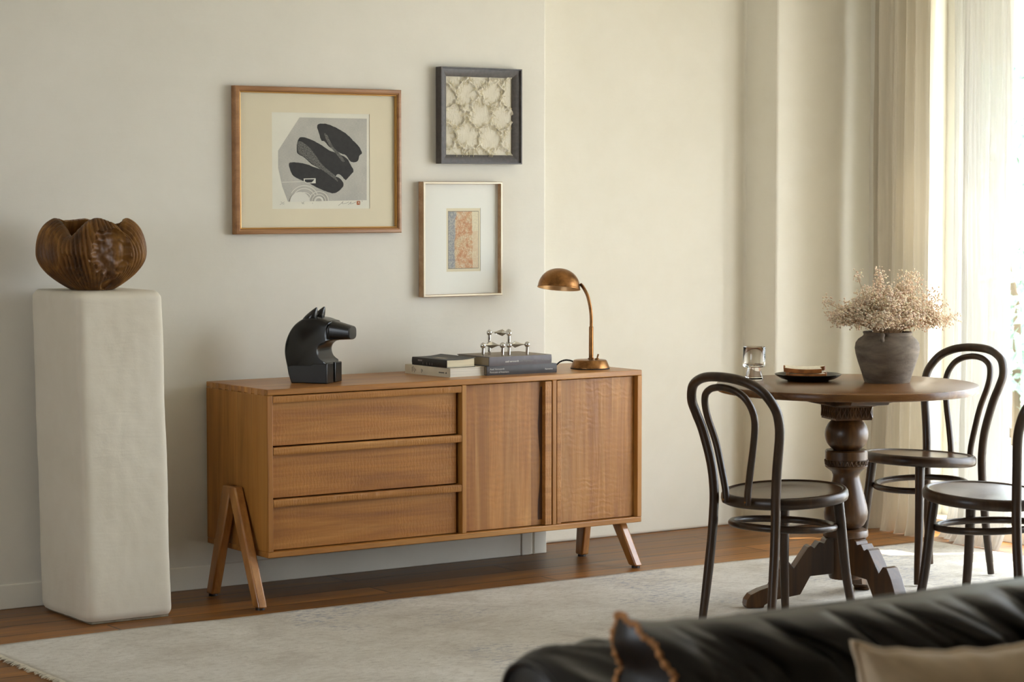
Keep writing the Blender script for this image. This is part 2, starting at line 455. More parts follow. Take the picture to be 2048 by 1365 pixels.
# low plaster skirting
mb = MB(); mb.box(XL, XS-.124, -.007, .01, 0, .085); struct('baseboard_back', mb, M['wall'], smooth=0, bevel=.004)
mb = MB()
mb.box(XS-.125, XS-.005, -.006, .01, 0, .62); mb.box(XS-.125, XS-.076, -.012, .0, 0, .62); mb.box(XS-.066, XS-.005, -.011, .0, 0, .62)
struct('trim_1', mb, M['wall'], smooth=0, bevel=.004)
# outside
mb = MB(); mb.box(XR+.24, 14, -14, 6, -.2, -.06); struct('patio', mb, M['patio'], smooth=0)

# ------------------------------------------------------------------ garden shrub seen past the curtain
shr = thing('garden_shrub', 'pale green leafy shrub outside the window, seen past the curtain edge', 'shrub', (6.6, 1.6, -.06))
mb = MB(); rs = random.Random(3)
for i in range(9000):
    a = rs.uniform(0, 2*pi); u = rs.uniform(-1, 1); r = rs.uniform(.7, 1)
    c = Vector((1.0*r*sqrt(1-u*u)*cos(a), 2.6*r*sqrt(1-u*u)*sin(a), 1.35+1.2*r*u))
    d = Vector((rs.gauss(0, 1), rs.gauss(0, 1), rs.gauss(0, 1))).normalized(); e = d.orthogonal().normalized(); n_ = d.cross(e)
    s = rs.uniform(.04, .08)
    mb.add([c-d*s, c+e*s*.4+n_*.01, c+d*s, c-e*s*.4-n_*.01], [(0, 1, 2, 3)])
o = mb.build('foliage', M['leaf'], shr, smooth=0, recalc=False); o['kind'] = 'stuff'
mb = MB()
for i in range(9):
    a = rs.uniform(-2.2, 2.2); mb.tube([(rs.uniform(-.2, .2), a*.6, 0), (0, a*.8, .8), (rs.uniform(-.4, .4), a, 1.9)], [.03, .022, .01], 7)
mb.build('stems', M['bark'], shr)

# ------------------------------------------------------------------ rug
RX0, RX1, RY0, RY1 = -1.105, 2.96, -4.1, -.615
def rugf(u, v):
    x = RX0+(RX1-RX0)*u; y = RY0+(RY1-RY0)*v
    wob = .010*mn.noise(Vector((x*2.3, 3, 0)))+.004*mn.noise(Vector((x*13, 1, 0)))
    if x > 1.6: wob -= .05*min(1, (x-1.6)/1.1)
    if v > .5: y += wob*(v-.5)*2
    if u < .5: x += (.012*mn.noise(Vector((9, y*2.1, 0)))+.004*mn.noise(Vector((4, y*17, 0))))*(1-2*u)
    z = .007+.0022*mn.noise(Vector((x*3, y*3, 5)))
    return (x, y, z)
mb = MB(); mb.grid(rugf, 160, 120)
rug = mb.build('rug', M['rug'], smooth=60)
sm = rug.modifiers.new('solid', 'SOLIDIFY'); sm.thickness = .006; sm.offset = -1
tag(rug, 'large faded beige and grey wool rug lying on the floor boards', 'rug')
mb = MB()
for i in range(420):
    v = i/419; x, y, z = rugf(0, v)
    l = random.uniform(.012, .028); dy = random.uniform(-.008, .008)
    mb.tube([(x+.004, y, .006), (x-l*.6, y+dy*.5, .006), (x-l, y+dy, .003)], [.0025, .0022, .0012], 5)
o = mb.build('fringe', M['fringe'], rug, smooth=60); o['kind'] = 'stuff'; 

# ------------------------------------------------------------------ sideboard
SBW, SBD, SBT, SBB = 1.6155, .454, .75, .168
sb = thing('sideboard', 'long oak sideboard with three drawers and two doors on splayed legs against the wall', 'sideboard', (0, -.474, 0))
TH = .021
mb = MB(); mb.box(0, SBW, 0, SBD, SBT-TH, SBT)
mb.build('top_panel', M['oak_x'], sb, bevel=.003)
mb = MB(); mb.box(0, SBW, 0, SBD, SBB, SBB+TH); mb.build('bottom_panel', M['oak_x'], sb, bevel=.003)
for x in (0, SBW-TH):
    mb = MB(); mb.box(x, x+TH, 0, SBD, SBB+TH, SBT-TH); mb.build('side_panel', M['oak_y'], sb, bevel=.002)
# finger joints seen on the left end
for k in range(9):
    y = .02+k*.048; mb = MB(); mb.box(-.0006, .004, y, y+.024, SBT-TH-.001, SBT-.002); mb.build('finger_joint', M['oak_leg'], sb, smooth=0)
mb = MB(); mb.box(TH, SBW-TH, SBD-.012, SBD-.002, SBB+TH, SBT-TH); mb.build('back_panel', M['oak_x'], sb)
D1a, D1b, D2a, D2b = .797, .816, 1.199, 1.217
for a, b in ((D1a, D1b), (D2a, D2b)):
    mb = MB(); mb.box(a, b, .001, SBD-.012, SBB+TH, SBT-TH); mb.build('divider', M['oak_y'], sb, bevel=.002)
for (zt, zl, zb) in ((.726, .703, .5525), (.548, .523, .372), (.368, .343, .1915)):
    mb = MB(); mb.box(TH+.002, D1a-.012, .022, .042, zb, zl+.004)
    mb.box(TH+.006, D1a-.006, .042, SBD-.03, zb+.006, zt-.02)
    dr = mb.build('drawer', M['oak_draw'], sb, bevel=.0015)
    mb = MB()
    n = 90
    def lipf(u, v, zt=zt, zl=zl):
        x = TH+.002+(D1a-.004-TH)*u
        prof = [(.024, zl+.012), (.012, zl+.002), (.003, zl), (.001, zl+.004), (.001, zt-.003), (.003, zt), (.03, zt)]
        i = min(int(v*6+1e-6), 6); y, z = prof[i]
        if i < 4: z += .0012*mn.noise(Vector((x*40, zt*9, 0)))+.001*mn.noise(Vector((x*150, zt*9, 0)))
        if i in (2, 3, 4): y += .0008*mn.noise(Vector((x*120, zt*7, 2)))
        return (x, y, z)
    mb.grid(lipf, 160, 7)
    xx0, xx1 = TH+.002, D1a-.002
    prof = [(.024, zl+.012), (.012, zl+.002), (.003, zl), (.001, zl+.004), (.001, zt-.003), (.003, zt), (.03, zt)]
    for x in (xx0, xx1): mb.poly([(x, a, b) for a, b in prof])
    mb.build('handle_lip', M['oak_lip'], dr, smooth=30, recalc=True)
# doors
zb, zt = SBB+TH+.002, SBT-TH-.003
mb = MB(); mb.box(D1b+.002, D2a-.004, .022, .042, zb, zt)
d1 = mb.build('door', M['oak_door'], sb, bevel=.0015)
mb = MB(); mb.box(1.166, D2a-.004, .002, .03, zb, zt)
# shade of the finger grip beside the strip follows as a flat dark sheet
mb.build('handle_strip', M['oak_lip'], d1, bevel=.0015)
mb = MB()
def gripshadef(u, v):
    z = zb+.02+(zt-zb-.04)*v; w = .014+.006*sin(v*9.5+1)+.004*mn.noise(Vector((0, v*7, 1)))
    return (1.1655-w*u, .0218-.004*sin(u*pi)*0, z)
mb.grid(gripshadef, 3, 40)
gr = NT('painted_groove_shade'); M['groove_shade'] = gr.fin(lin('#4a2c14'), .6)  # groove shade painted as a dark colour, the sheet has no hollow
mb.build('finger_groove_shade', M['groove_shade'], d1, smooth=0)
mb = MB(); mb.box(D2b+.004, SBW-TH-.002, .022, .042, zb, zt)
d2 = mb.build('door', M['oak_door_wavy'], sb, bevel=.0015)
mb = MB(); mb.box(D2b+.003, D2b+.022, .002, .03, zb, zt)
mb.build('handle_strip', M['oak_lip'], d2, bevel=.0015)
# legs: two inverted V pairs outside the ends
def leg_mb(xb, xt, foot_y, apex_y, apex_z, wt, wb):
    mb = MB(); vs = []
    for z, yc, w, xs in ((.008, foot_y, wb, xb), (apex_z, apex_y, wt, xt)):
        for y in (yc-w/2, yc+w/2):
            for x in xs: vs.append((x, y, z))
    return mb.add(vs, [(0, 1, 3, 2), (4, 6, 7, 5), (0, 4, 5, 1), (2, 3, 7, 6), (0, 2, 6, 4), (1, 5, 7, 3)])
for left in (True, False):
    for fy, ay in ((-.028, .205), (.318, .235)):
        if left: xb, xt, ztop = (-.066, -.031), (-.037, -.002), .40
        else:
            xb, xt, ztop = (1.549, 1.583), (1.538, 1.572), SBB-.001
            k = (SBB-.008)/(.40-.008); ay = fy+(ay-fy)*k
        xa, xb_ = xb
        lg = leg_mb(xb, xt, fy, ay, ztop, .058, .046).build('leg', M['oak_leg'], sb, bevel=.006)
        mb = MB(); mb.lathe([(.016, 0), (.016, .008)], 16, ((xa+xb_)/2, fy, 0)); mb.build('glide', M['foot_dark'], lg)

# ------------------------------------------------------------------ plaster plinth
pl = thing('plinth', 'tall white hand-plastered plinth standing left of the sideboard', 'plinth', (-.505, -.258, 0))
def plinf(u, v):
    a = u*2*pi
    hx, hy = .158, .195
    # rounded box outline
    n = 13.0
    c_, s_ = cos(a), sin(a)
    r = (abs(c_/hx)**n+abs(s_/hy)**n)**(-1/n)
    x, y = r*c_, r*s_
    z = .010+v*1.088
    k = 1.0
    if v > .975: k = 1-.09*((v-.975)/.025)**2.2
    if v < .02: k = 1-.04*((.02-v)/.02)**2
    d = .004*mn.noise(Vector((x*6, y*6, z*3)))+.0015*mn.noise(Vector((x*25, y*25, z*18)))
    return (x*k*(1+d/r)-.024*z, y*k*(1+d/r), z)
mb = MB(); mb.grid(plinf, 200, 140, wrap_u=True)
nb = len(mb.v)
mb.f.append(tuple(range(nb-200, nb))); mb.m.append(0); mb.f.append(tuple(range(199, -1, -1))); mb.m.append(0)
mb.build('plinth_body', M['plinth'], pl, smooth=50)
mb = MB(); mb.box(-.140, .142, -.183, .17, 0, .0125); mb.build('base_plate', plain('weathered_base', '#8f8571', .9, 0, 30, .15), pl, bevel=.003)

# ------------------------------------------------------------------ carved wooden bowl
bowl = thing('carved_bowl', 'ribbed brown root-wood bowl with a wavy broken rim on the white plinth', 'bowl', (-.545, -.262, 1.0985), math.radians(-30))
def lobe(a, c, w): return exp(-(math.remainder(a-c, 2*pi)/w)**2)
def rim_h(a):
    # local +x = image right, -y = towards the viewer
    h = .218+.022*lobe(a, pi, .75)+.024*lobe(a, -pi*.42, .42)+.022*lobe(a, .1, .5)
    h -= .040*lobe(a, -pi*.67, .30); h -= .030*lobe(a, -pi*.17, .17); h += .018*lobe(a, pi*.6, .5)
    return h+.004*mn.noise(Vector((cos(a)*5, sin(a)*5, 3)))
def bowlf(u, v):
    a = u*2*pi; h = rim_h(a); zm = .125
    ext = 1+.05*lobe(a, pi, .8)-.06*lobe(a, -pi*.17, .25)
    if v <= .6:
        q = v/.6
        if q < .5:
            k = q/.5; r = .066+.110*sin(k*pi/2)**.85; z = zm*k
        else:
            k = (q-.5)/.5*1.35; r = .096+.080*cos(k); z = zm+(h-zm)*sin(k)/sin(1.35)
        r *= ext
        ph = a*66+z*60+1.8*mn.noise(Vector((cos(a)*2.5, sin(a)*2.5, z*14)))
        rib = .0042*(abs(sin(ph/2))*2-1)*min(1, q*5)
        da = math.remainder(a+pi*.335, 2*pi); n1 = mn.noise(Vector((a*5, z*45, 2))); n2 = mn.noise(Vector((a*16, z*120, 5)))
        e = sqrt((da/.43)**2+((z-.125)/.085)**2)+.28*n1
        g = 0
        if e < 1:
            g = -.030*min(1, (1-e)*4)*(.55+.45*(1-e))+.006*n1+.0015*n2; rib = 0
        elif e < 1.18: g = .004*(1.18-e)/.18
        e2 = sqrt((math.remainder(a+pi*.30, 2*pi)/.30)**2+((z-.022)/.022)**2)+.2*n1
        if e2 < 1: g -= .018*min(1, (1-e2)*3); rib = 0
        e3 = sqrt((math.remainder(a+pi*.60, 2*pi)/.28)**2+((z-.10)/.028)**2)+.3*n1
        if e3 < 1: g -= .008*min(1, (1-e3)*3)
        r += rib+g+.004*mn.noise(Vector((cos(a)*3, sin(a)*3, z*12)))
    else:
        k = (v-.6)/.4
        r0 = (.096+.080*cos(1.35))*ext
        r = r0-.012+.030*sin(min(1, k*1.2)*pi)-.075*k**3; z = h-.002-(h-.05)*k**.95
        r += .003*mn.noise(Vector((cos(a)*4, sin(a)*4, k*5)))
    return (r*cos(a), r*sin(a)*.94, z)
mb = MB(); mb.grid(bowlf, 400, 150, wrap_u=True)
nb = len(mb.v)
mb.f.append(tuple(range(nb-400, nb))); mb.m.append(0); mb.f.append(tuple(range(399, -1, -1))); mb.m.append(0)
mb.build('bowl_shell', M['carved'], bowl, smooth=60)

# ------------------------------------------------------------------ pictures
def frame_mb(w, h, d, prof, mi=0):
    """mitred frame; prof: list of (inset, depth) walked from the outer back to the inner lip. depth towards -y"""
    mb = MB(); n = len(prof)
    cs = [(-1, -1), (1, -1), (1, 1), (-1, 1)]
    vs = []
    for ins, dep in prof:
        for sx, sz in cs: vs.append((sx*(w/2-ins), -dep, sz*(h/2-ins)))
    fs = [(i*4+k, i*4+(k+1) % 4, (i+1)*4+(k+1) % 4, (i+1)*4+k) for i in range(n-1) for k in range(4)]
    return mb.add(vs, fs, mi)
def ring_mb(w, h, w2, h2, cx, cz, y, th):
    mb = MB()
    o = [(-w/2, -h/2), (w/2, -h/2), (w/2, h/2), (-w/2, h/2)]; i = [(cx-w2/2, cz-h2/2), (cx+w2/2, cz-h2/2), (cx+w2/2, cz+h2/2), (cx-w2/2, cz+h2/2)]
    vs = [(a, y, b) for a, b in o]+[(a, y, b) for a, b in i]+[(a, y+th, b) for a, b in i]
    fs = [(k, (k+1) % 4, 4+(k+1) % 4, 4+k) for k in range(4)]+[(4+k, 4+(k+1) % 4, 8+(k+1) % 4, 8+k) for k in range(4)]
    return mb.add(vs, fs)

# --- print with brush strokes
FW, FH = .700, .533
f1 = thing('picture_frame', 'large wooden frame with an abstract black brush stroke print, left of the other pictures', 'framed picture', (.469, -.002, 1.5395), group=None)
frame_mb(FW, FH, .03, [(0, 0), (0, .026), (.003, .030), (.012, .032), (.018, .028), (.0185, .024)]).build('frame', M['frame_wood'], f1, smooth=25)
frame_mb(FW-.037, FH-.037, .03, [(0, .024), (.002, .0265), (.0045, .0255), (.0055, .020), (.0055, .012)]).build('gilt_slip', M['gilt'], f1, smooth=25)
ocx, ocz, ow, oh = .482-.469, 1.539-1.5395, .412, .35
ring_mb(FW-.04, FH-.04, ow, oh, ocx, ocz, -.0135, .002).build('mat_board', M['mat_cream'], f1, smooth=0)
t = NT('grey_woodblock'); v = t.coord(); g = t.noise(t.coord((60, 1, 300)), 2, 4); g2 = t.noise(v, 9, 3)
M['pr_grey'] = t.fin(t.ramp(t.math('ADD', t.math('MULTIPLY', g, .5), t.math('MULTIPLY', g2, .5)), [(.35, lin('#a8a59c')), (.65, lin('#c0bcb0'))]), .9)
M['pr_black'] = plain('brush_black', '#2c2a28', .8, 0, 60, .1)
t = NT('dry_brush'); g = t.noise(t.coord((1, 1, .35), (0, .75, 0)), 620, 3, .7)
M['pr_dry'] = t.fin(t.ramp(g, [(.40, lin('#343230')), (.66, lin('#8d8a82'))]), .9)
M['pr_pale'] = plain('pale_line', '#d8d5c8', .9)
M['pr_sig'] = plain('pencil', '#8a867c', .9)
M['pr_red'] = plain('red_seal', '#a35a30', .9)
pmats = [M['paper'], M['pr_grey'], M['pr_black'], M['pr_dry'], M['pr_pale'], M['pr_sig'], M['pr_red']]
mb = MB()
def PP(x, y, k):
    u = (x-395)/740; vv = (y-(321+(x-395)*.022))/728
    return (ocx-ow/2+u*ow, -.0118-.00025*k, ocz+oh/2-vv*oh)
def rough(pts, n=5, amp=2.5, sd=0):
    sp = smooth_path([(a, b, 0) for a, b in pts], n, True)
    return [(q.x+amp*mn.noise(Vector((q.x*.09, q.y*.09, sd))), q.y+amp*mn.noise(Vector((q.x*.09, q.y*.09, sd+7)))) for q in sp]
mb.poly([PP(385, 310, 0), PP(1150, 310, 0), PP(1150, 1070, 0), PP(385, 1070, 0)], 0)
mb.poly([PP(x, y, 1) for x, y in [(603, 361), (1115, 372), (1112, 1000), (512, 997), (470, 880), (441, 740), (441, 612), (500, 520)]], 1)
S1 = [(740, 415), (775, 408), (830, 418), (900, 452), (960, 490), (1010, 540), (1050, 582), (1076, 632), (1056, 658), (1048, 690), (1020, 707), (985, 697), (955, 655), (910, 635), (870, 612), (830, 590), (790, 545), (765, 535), (748, 480), (735, 440)]
S2 = [(600, 516), (640, 513), (700, 535), (770, 575), (830, 615), (900, 642), (958, 675), (985, 720), (1010, 770), (990, 800), (955, 838), (940, 835), (905, 798), (880, 800), (860, 830), (800, 785), (740, 745), (690, 715), (640, 668), (586, 632), (582, 570)]
S3 = [(522, 708), (560, 700), (640, 712), (720, 742), (790, 770), (850, 805), (900, 825), (932, 868), (918, 905), (868, 940), (810, 930), (740, 900), (680, 866), (600, 830), (552, 800), (530, 755)]
for k, S in ((2, S1), (3, S2), (4, S3)): mb.poly([PP(x, y, k) for x, y in rough(S, sd=k)], 2)
mb.poly([PP(x, y, 5) for x, y in rough([(786, 486), (812, 500), (850, 580), (905, 640), (940, 690), (925, 700), (870, 630), (815, 560)], 4, 3, 3)], 3)
mb.poly([PP(x, y, 5) for x, y in rough([(590, 545), (640, 560), (700, 620), (770, 720), (860, 800), (890, 850), (860, 830), (790, 775), (700, 715), (640, 665), (592, 628)], 4, 3, 5)], 3)
def arc(cx, cy, r0, r1, a0, a1, k, mi, n=22):
    o_ = [(cx+r1*cos(a0+(a1-a0)*i/n), cy-r1*sin(a0+(a1-a0)*i/n)) for i in range(n+1)]
    i_ = [(cx+r0*cos(a0+(a1-a0)*i/n), cy-r0*sin(a0+(a1-a0)*i/n)) for i in range(n+1)]
    for i in range(n): mb.add([PP(*o_[i], k), PP(*o_[i+1], k), PP(*i_[i+1], k), PP(*i_[i], k)], [(0, 1, 2, 3)], mi)
arc(600, 1000, 0.1, 75, 0, pi, 8, 4)
for r in (52, 82, 104): arc(632, 985, r, r+6, .35, pi-.5, 6, 4)
for r in (22, 48, 70): arc(742, 998, r, r+(14 if r < 30 else 6), 0, pi, 9, 4)
mb.poly([PP(*q, 6) for q in [(465, 848), (632, 844), (632, 848), (465, 852)]], 4)
mb.poly([PP(*q, 6) for q in [(630, 824), (720, 824), (720, 862), (652, 862), (630, 848)]], 4)
mb.poly([PP(*q, 7) for q in [(638, 831), (712, 831), (690, 855), (654, 855), (638, 846)]], 2)
def stroke(pts, w, k, mi):
    sp = smooth_path([(a, b, 0) for a, b in pts], 5)
    for i in range(len(sp)-1):
        a, b = sp[i], sp[i+1]; d = (b-a); nn = Vector((-d.y, d.x, 0)).normalized()*w
        mb.add([PP((a-nn).x, (a-nn).y, k), PP((b-nn).x, (b-nn).y, k), PP((b+nn).x, (b+nn).y, k), PP((a+nn).x, (a+nn).y, k)], [(0, 1, 2, 3)], mi)
stroke([(892, 1036), (915, 1020), (930, 1006), (922, 1022), (950, 1020), (975, 1010)], 1.3, 2, 5)
stroke([(968, 1032), (992, 1010), (985, 1026), (1010, 1020), (1028, 1012)], 1.3, 2, 5)
stroke([(452, 1018), (470, 1008), (486, 998)], 1.3, 2, 5); stroke([(458, 998), (470, 1002)], 1.3, 2, 5); stroke([(472, 1016), (486, 1012)], 1.3, 2, 5)
stroke([(616, 1002), (622, 1018)], 1.3, 2, 5); stroke([(634, 1000), (624, 1010), (634, 1018)], 1.3, 2, 5); stroke([(696, 1008), (697, 1018)], 1.3, 2, 5)
stroke([(1072, 1006), (1078, 1004), (1077, 1011)], 1.3, 2, 5)
mb.poly([PP(*q, 3) for q in [(1037, 1004), (1058, 1004), (1061, 1008), (1061, 1032), (1057, 1035), (1037, 1035), (1034, 1031), (1034, 1008)]], 6)
stroke([(1041, 1010), (1048, 1016), (1042, 1026)], 1.2, 4, 0); stroke([(1053, 1008), (1052, 1020), (1056, 1030)], 1.2, 4, 0)
mb.build('print', pmats, f1, smooth=0, recalc=False)

# --- dark frame with frayed textile
f2 = thing('picture_frame', 'small charcoal frame holding a frayed cream textile, topmost of the pictures', 'framed picture', (1.1755, -.002, 1.7155))
F2W, F2H = .372, .366
frame_mb(F2W, F2H, .04, [(0, 0), (0, .038), (.005, .038), (.0055, .031), (.012, .030), (.034, .019), (.0345, .012)]).build('frame', M['frame_dark'], f2, smooth=20)
t = NT('raw_cream_textile'); g = t.noise(t.coord((1, 1, 1)), 320, 3); g2 = t.noise(t.coord(), 25, 3)
M['textile'] = t.fin(t.ramp(t.math('ADD', t.math('MULTIPLY', g, .5), t.math('MULTIPLY', g2, .5)), [(.3, lin('#cdc4ad')), (.7, lin('#ddd6c4'))]), .95, t.bump(g, .5, .001))
M['thread'] = plain('frayed_thread', '#d0c39f', .95, 0, 80, .1)
tw, th_ = .306, .302
cells = []
for r in range(5):
    for q in range(5):
        cells.append(((q-2+(.5 if r % 2 else 0))*.105+.012*sin(r*7+q*3), (r-2)*.082+.01*cos(q*5+r)))
def cellf(x, z):
    xx = x+.018*mn.noise(Vector((x*26, z*26, 1)))+.006*mn.noise(Vector((x*90, z*90, 8))); zz = z+.018*mn.noise(Vector((x*26, z*26, 4)))
    ds = sorted((((xx-a)/1.0)**2+((zz-b)/1.15)**2)**.5 for a, b in cells)
    return ds[1]-ds[0]
def texf(u, v):
    x = (u-.5)*tw; z = (v-.5)*th_
    e = cellf(x, z)
    n = mn.noise(Vector((x*42, z*42, 0))); wd = .006+.011*max(0, n+.35)
    h = .010*exp(-(e/wd)**2)*max(.12, .55+.9*mn.noise(Vector((x*75, z*75, 3))))
    h += .004*max(0, mn.noise(Vector((x*110, z*110, 5))))*exp(-(e/.026)**2)
    h += .0008*mn.noise(Vector((x*200, z*60, 7)))
    return (x, -.0135-max(0, h), z)
mb = MB(); mb.grid(texf, 230, 230); tx = mb.build('textile', M['textile'], f2, smooth=60)
mb = MB(); rs = random.Random(11); cnt = 0
while cnt < 620:
    x = rs.uniform(-.5, .5)*tw; z = rs.uniform(-.5, .5)*th_
    if cellf(x, z) > .013: continue
    a = rs.uniform(0, 2*pi); l = rs.uniform(.008, .024); pts = [Vector((x, -.017, z))]
    for k in range(4):
        a += rs.gauss(0, .6); pts.append(pts[-1]+Vector((cos(a)*l/3, -rs.uniform(-.0015, .002), sin(a)*l/3-.0008)))
    mb.tube(pts, .00065, 4); cnt += 1
for k in range(7):
    x = rs.uniform(-.12, .08); z = -th_/2+.01
    mb.tube([(x, -.017, z), (x+.003, -.022, z-.008), (x+rs.uniform(-.005, .006), -.022, z-.022)], .0009, 5)
o = mb.build('loose_threads', M['thread'], tx, smooth=60); o['kind'] = 'stuff'

# --- map in a white mount
f3 = thing('picture_frame', 'pale wooden frame with a small old map in a white mount, below the charcoal frame', 'framed picture', (1.092, -.002, 1.246))
F3W, F3H = .362, .437
frame_mb(F3W, F3H, .035, [(0, 0), (0, .031), (.001, .033)]).build('frame', M['frame_pale'], f3, smooth=20)
frame_mb(F3W-.002, F3H-.002, .035, [(0, .033), (.0015, .0345), (.006, .0345), (.007, .033)]).build('front_edge', M['frame_edge'], f3, smooth=20)
frame_mb(F3W-.016, F3H-.016, .035, [(0, .033), (.0006, .010)]).build('inner_edge', M['frame_pale'], f3, smooth=20)
mcx, mcz, mw, mh = 1.106-1.092, 1.2425-1.246, .156, .242
ring_mb(F3W-.014, F3H-.014, mw, mh, mcx, mcz, -.0125, .002).build('mat_board', M['mat_white'], f3, smooth=0)
t = NT('old_city_map'); c = t.node('TexCoord').outputs['Object']
sp = t.node('SeparateXYZ', {0: c}); sx = t.math('SUBTRACT', sp.outputs[0], mcx); sz = t.math('SUBTRACT', sp.outputs[2], mcz)
v1 = t.node('TexVoronoi', {'Vector': c, 'Scale': 120.0}, feature='DISTANCE_TO_EDGE'); v2 = t.noise(c, 60, 4); v3 = t.noise(c, 14, 3); v4 = t.noise(c, 230, 2)
blk = t.ramp(t.math('ADD', t.math('MULTIPLY', v2, .6), t.math('MULTIPLY', v4, .4)), [(.36, lin('#bf8460')), (.5, lin('#cda884')), (.62, lin('#d8cbae'))])
blk = t.mix(t.maprange(v3, .5, .62, 0, .7), blk, lin('#cfc4a0'))
blk = t.mix(t.maprange(v1.outputs['Distance'], 0, .12, .6, 0), blk, lin('#a8795a'))
riv = t.ramp(v4, [(.4, lin('#8d8f92')), (.62, lin('#b3b0a6'))])
edge = t.math('ADD', sx, t.math('MULTIPLY', t.math('SUBTRACT', v3, .5), .03))
edge = t.math('SUBTRACT', edge, t.math('MULTIPLY', t.math('ABSOLUTE', sz), .04))
c0 = t.mix(t.maprange(edge, -.042, -.036, 0, 1), riv, blk)
mar = lin('#d9cfb2')
leg = t.math('MULTIPLY', t.math('GREATER_THAN', sx, .040), t.math('GREATER_THAN', sz, .034))
c0 = t.mix(leg, c0, t.mix(t.maprange(v4, .5, .6, 0, .5), mar, lin('#9a917c')))
rgt = t.math('GREATER_THAN', t.math('ADD', sx, t.math('MULTIPLY', v3, .02)), .052)
c0 = t.mix(t.math('MULTIPLY', rgt, .6), c0, mar)
inn = t.math('MULTIPLY', t.math('LESS_THAN', t.math('ABSOLUTE', sx), .068), t.math('LESS_THAN', t.math('ABSOLUTE', sz), .108))
bor = t.math('MULTIPLY', t.math('LESS_THAN', t.math('ABSOLUTE', sx), .0700), t.math('LESS_THAN', t.math('ABSOLUTE', sz), .1105))
c1 = t.mix(bor, mar, lin('#8c8472'))
c1 = t.mix(inn, c1, c0)
M['map'] = t.fin(c1, .9)
mb = MB(); mb.box(mcx-mw/2-.006, mcx+mw/2+.006, -.0112, -.0104, mcz-mh/2-.006, mcz+mh/2+.006); mb.build('map', M['map'], f3, smooth=0)

# ------------------------------------------------------------------ text on books
def text_part(name, body, size, m, parent, mat4, shear=0, bold=0):
    cu = bpy.data.curves.new(name, 'FONT'); cu.body = body; cu.size = size; cu.extrude = .0001; cu.offset = bold; cu.resolution_u = 3
    ob = bpy.data.objects.new(name+'_tmp', cu); COL.objects.link(ob)
    bpy.context.view_layer.update()
    me = bpy.data.meshes.new_from_object(ob.evaluated_get(bpy.context.evaluated_depsgraph_get()))
    bpy.data.objects.remove(ob)
    me.name = name; me.materials.clear(); me.materials.append(m); me.transform(mat4)
    o = bpy.data.objects.new(name, me); COL.objects.link(o); o.parent = parent
    return o
def book(name, label, loc, rz, w, d, h, cover, pages, ct=.002, worn=None, spine_round=0, curl=0, group=None):
    """spine along local x on the y=0 side, pages open to +y; w along x, d along y"""
    b = thing(name, label, 'book', loc, rz, group)
    mb = MB()
    def bend(x, y, z):
        return (x, y, z+curl*(max(0, (y-d*.4)/(d*.6))**2+.0*x)*(z/h))
    n = 10
    for z0, z1 in ((0, ct), (h-ct, h)):
        def fa(u, v, z=z0): return bend(w*u, d*v, z)
        def fb(u, v, z=z1): return bend(w*u, d*v, z)
        k = len(mb.v); mb.grid(fa, 8, 12); k2 = len(mb.v); mb.grid(fb, 8, 12)
        # rims
        per = [i for i in range(8)]+[7+8*j for j in range(1, 12)]+[88+i for i in range(6, -1, -1)]+[8*j for j in range(10, 0, -1)]
        for i in range(len(per)):
            a, c = per[i], per[(i+1) % len(per)]
            mb.f.append((k+a, k+c, k2+c, k2+a)); mb.m.append(0)
    # spine
    def fs(u, v):
        a = (v-.5)*pi
        return (w*u, .001-spine_round*cos(a)-.0008, h*v)
    mb.grid(fs, 6, 9); mb.grid(lambda u, v: (w*u, .003, h*v), 6, 9)
    mats = [cover]
    o = mb.build('cover', mats, b, smooth=40)
    mb = MB()
    ins = .003
    def pg(u, v, z):
        return bend(ins+(w-2*ins)*u, .0035+(d-.0035-ins)*v, z)
    k = len(mb.v); mb.grid(lambda u, v: pg(u, v, ct), 8, 12); k2 = len(mb.v); mb.grid(lambda u, v: pg(u, v, h-ct), 8, 12)
    per = [i for i in range(8)]+[7+8*j for j in range(1, 12)]+[88+i for i in range(6, -1, -1)]+[8*j for j in range(10, 0, -1)]
    for i in range(len(per)):
        a, c = per[i], per[(i+1) % len(per)]
        mb.f.append((k+a, k+c, k2+c, k2+a)); mb.m.append(0)
    mb.build('page_block', pages, b, smooth=30)
    return b
def spine_m(x, z, y=-.0012, roll=0):
    return Matrix.Translation((x, y, z)) @ Matrix.Rotation(pi/2, 4, 'X')
# big books (spine towards the camera)
bk = book('book', 'charcoal art book lettered in white, at the bottom of the right-hand stack', (.969, -.377, .75), math.radians(-3), .305, .215, .0345, M['dark_cover'], M['pages_b'], .003, spine_round=.002)
text_part('title_lettering', 'Axel Vervoordt', .0098, M['ink_white'], bk, spine_m(.012, .0195, -.0024))
text_part('subtitle_lettering', 'Portraits of Interiors', .0098, M['ink_white'], bk, spine_m(.012, .0080, -.0024))
text_part('publisher_lettering', 'Flammarion', .0072, M['ink_white'], bk, spine_m(.252, .0130, -.0024), bold=.0001)
bk = book('book', 'grey art book with worn edges under the steel candle holders', (.974, -.385, .7846), math.radians(-1), .278, .22, .0335, M['grey_cover'], M['pages_b'], .0025, spine_round=.002)
text_part('title_lettering', 'axel vervoordt', .0100, M['ink_white'], bk, spine_m(.070, .0120, -.0024), bold=.00015)
text_part('subtitle_lettering', 'wabi inspirations', .0092, M['ink_grey'], bk, spine_m(.133, .0120, -.0024))
text_part('publisher_lettering', 'Flammarion', .0075, M['ink_grey'], bk, spine_m(.233, .0130, -.0024))
mb = MB(); mb.box(.006, .277, .001, .219, .0336, .0341); mb.build('cover_board', M['tan_cover'], bk, smooth=0)
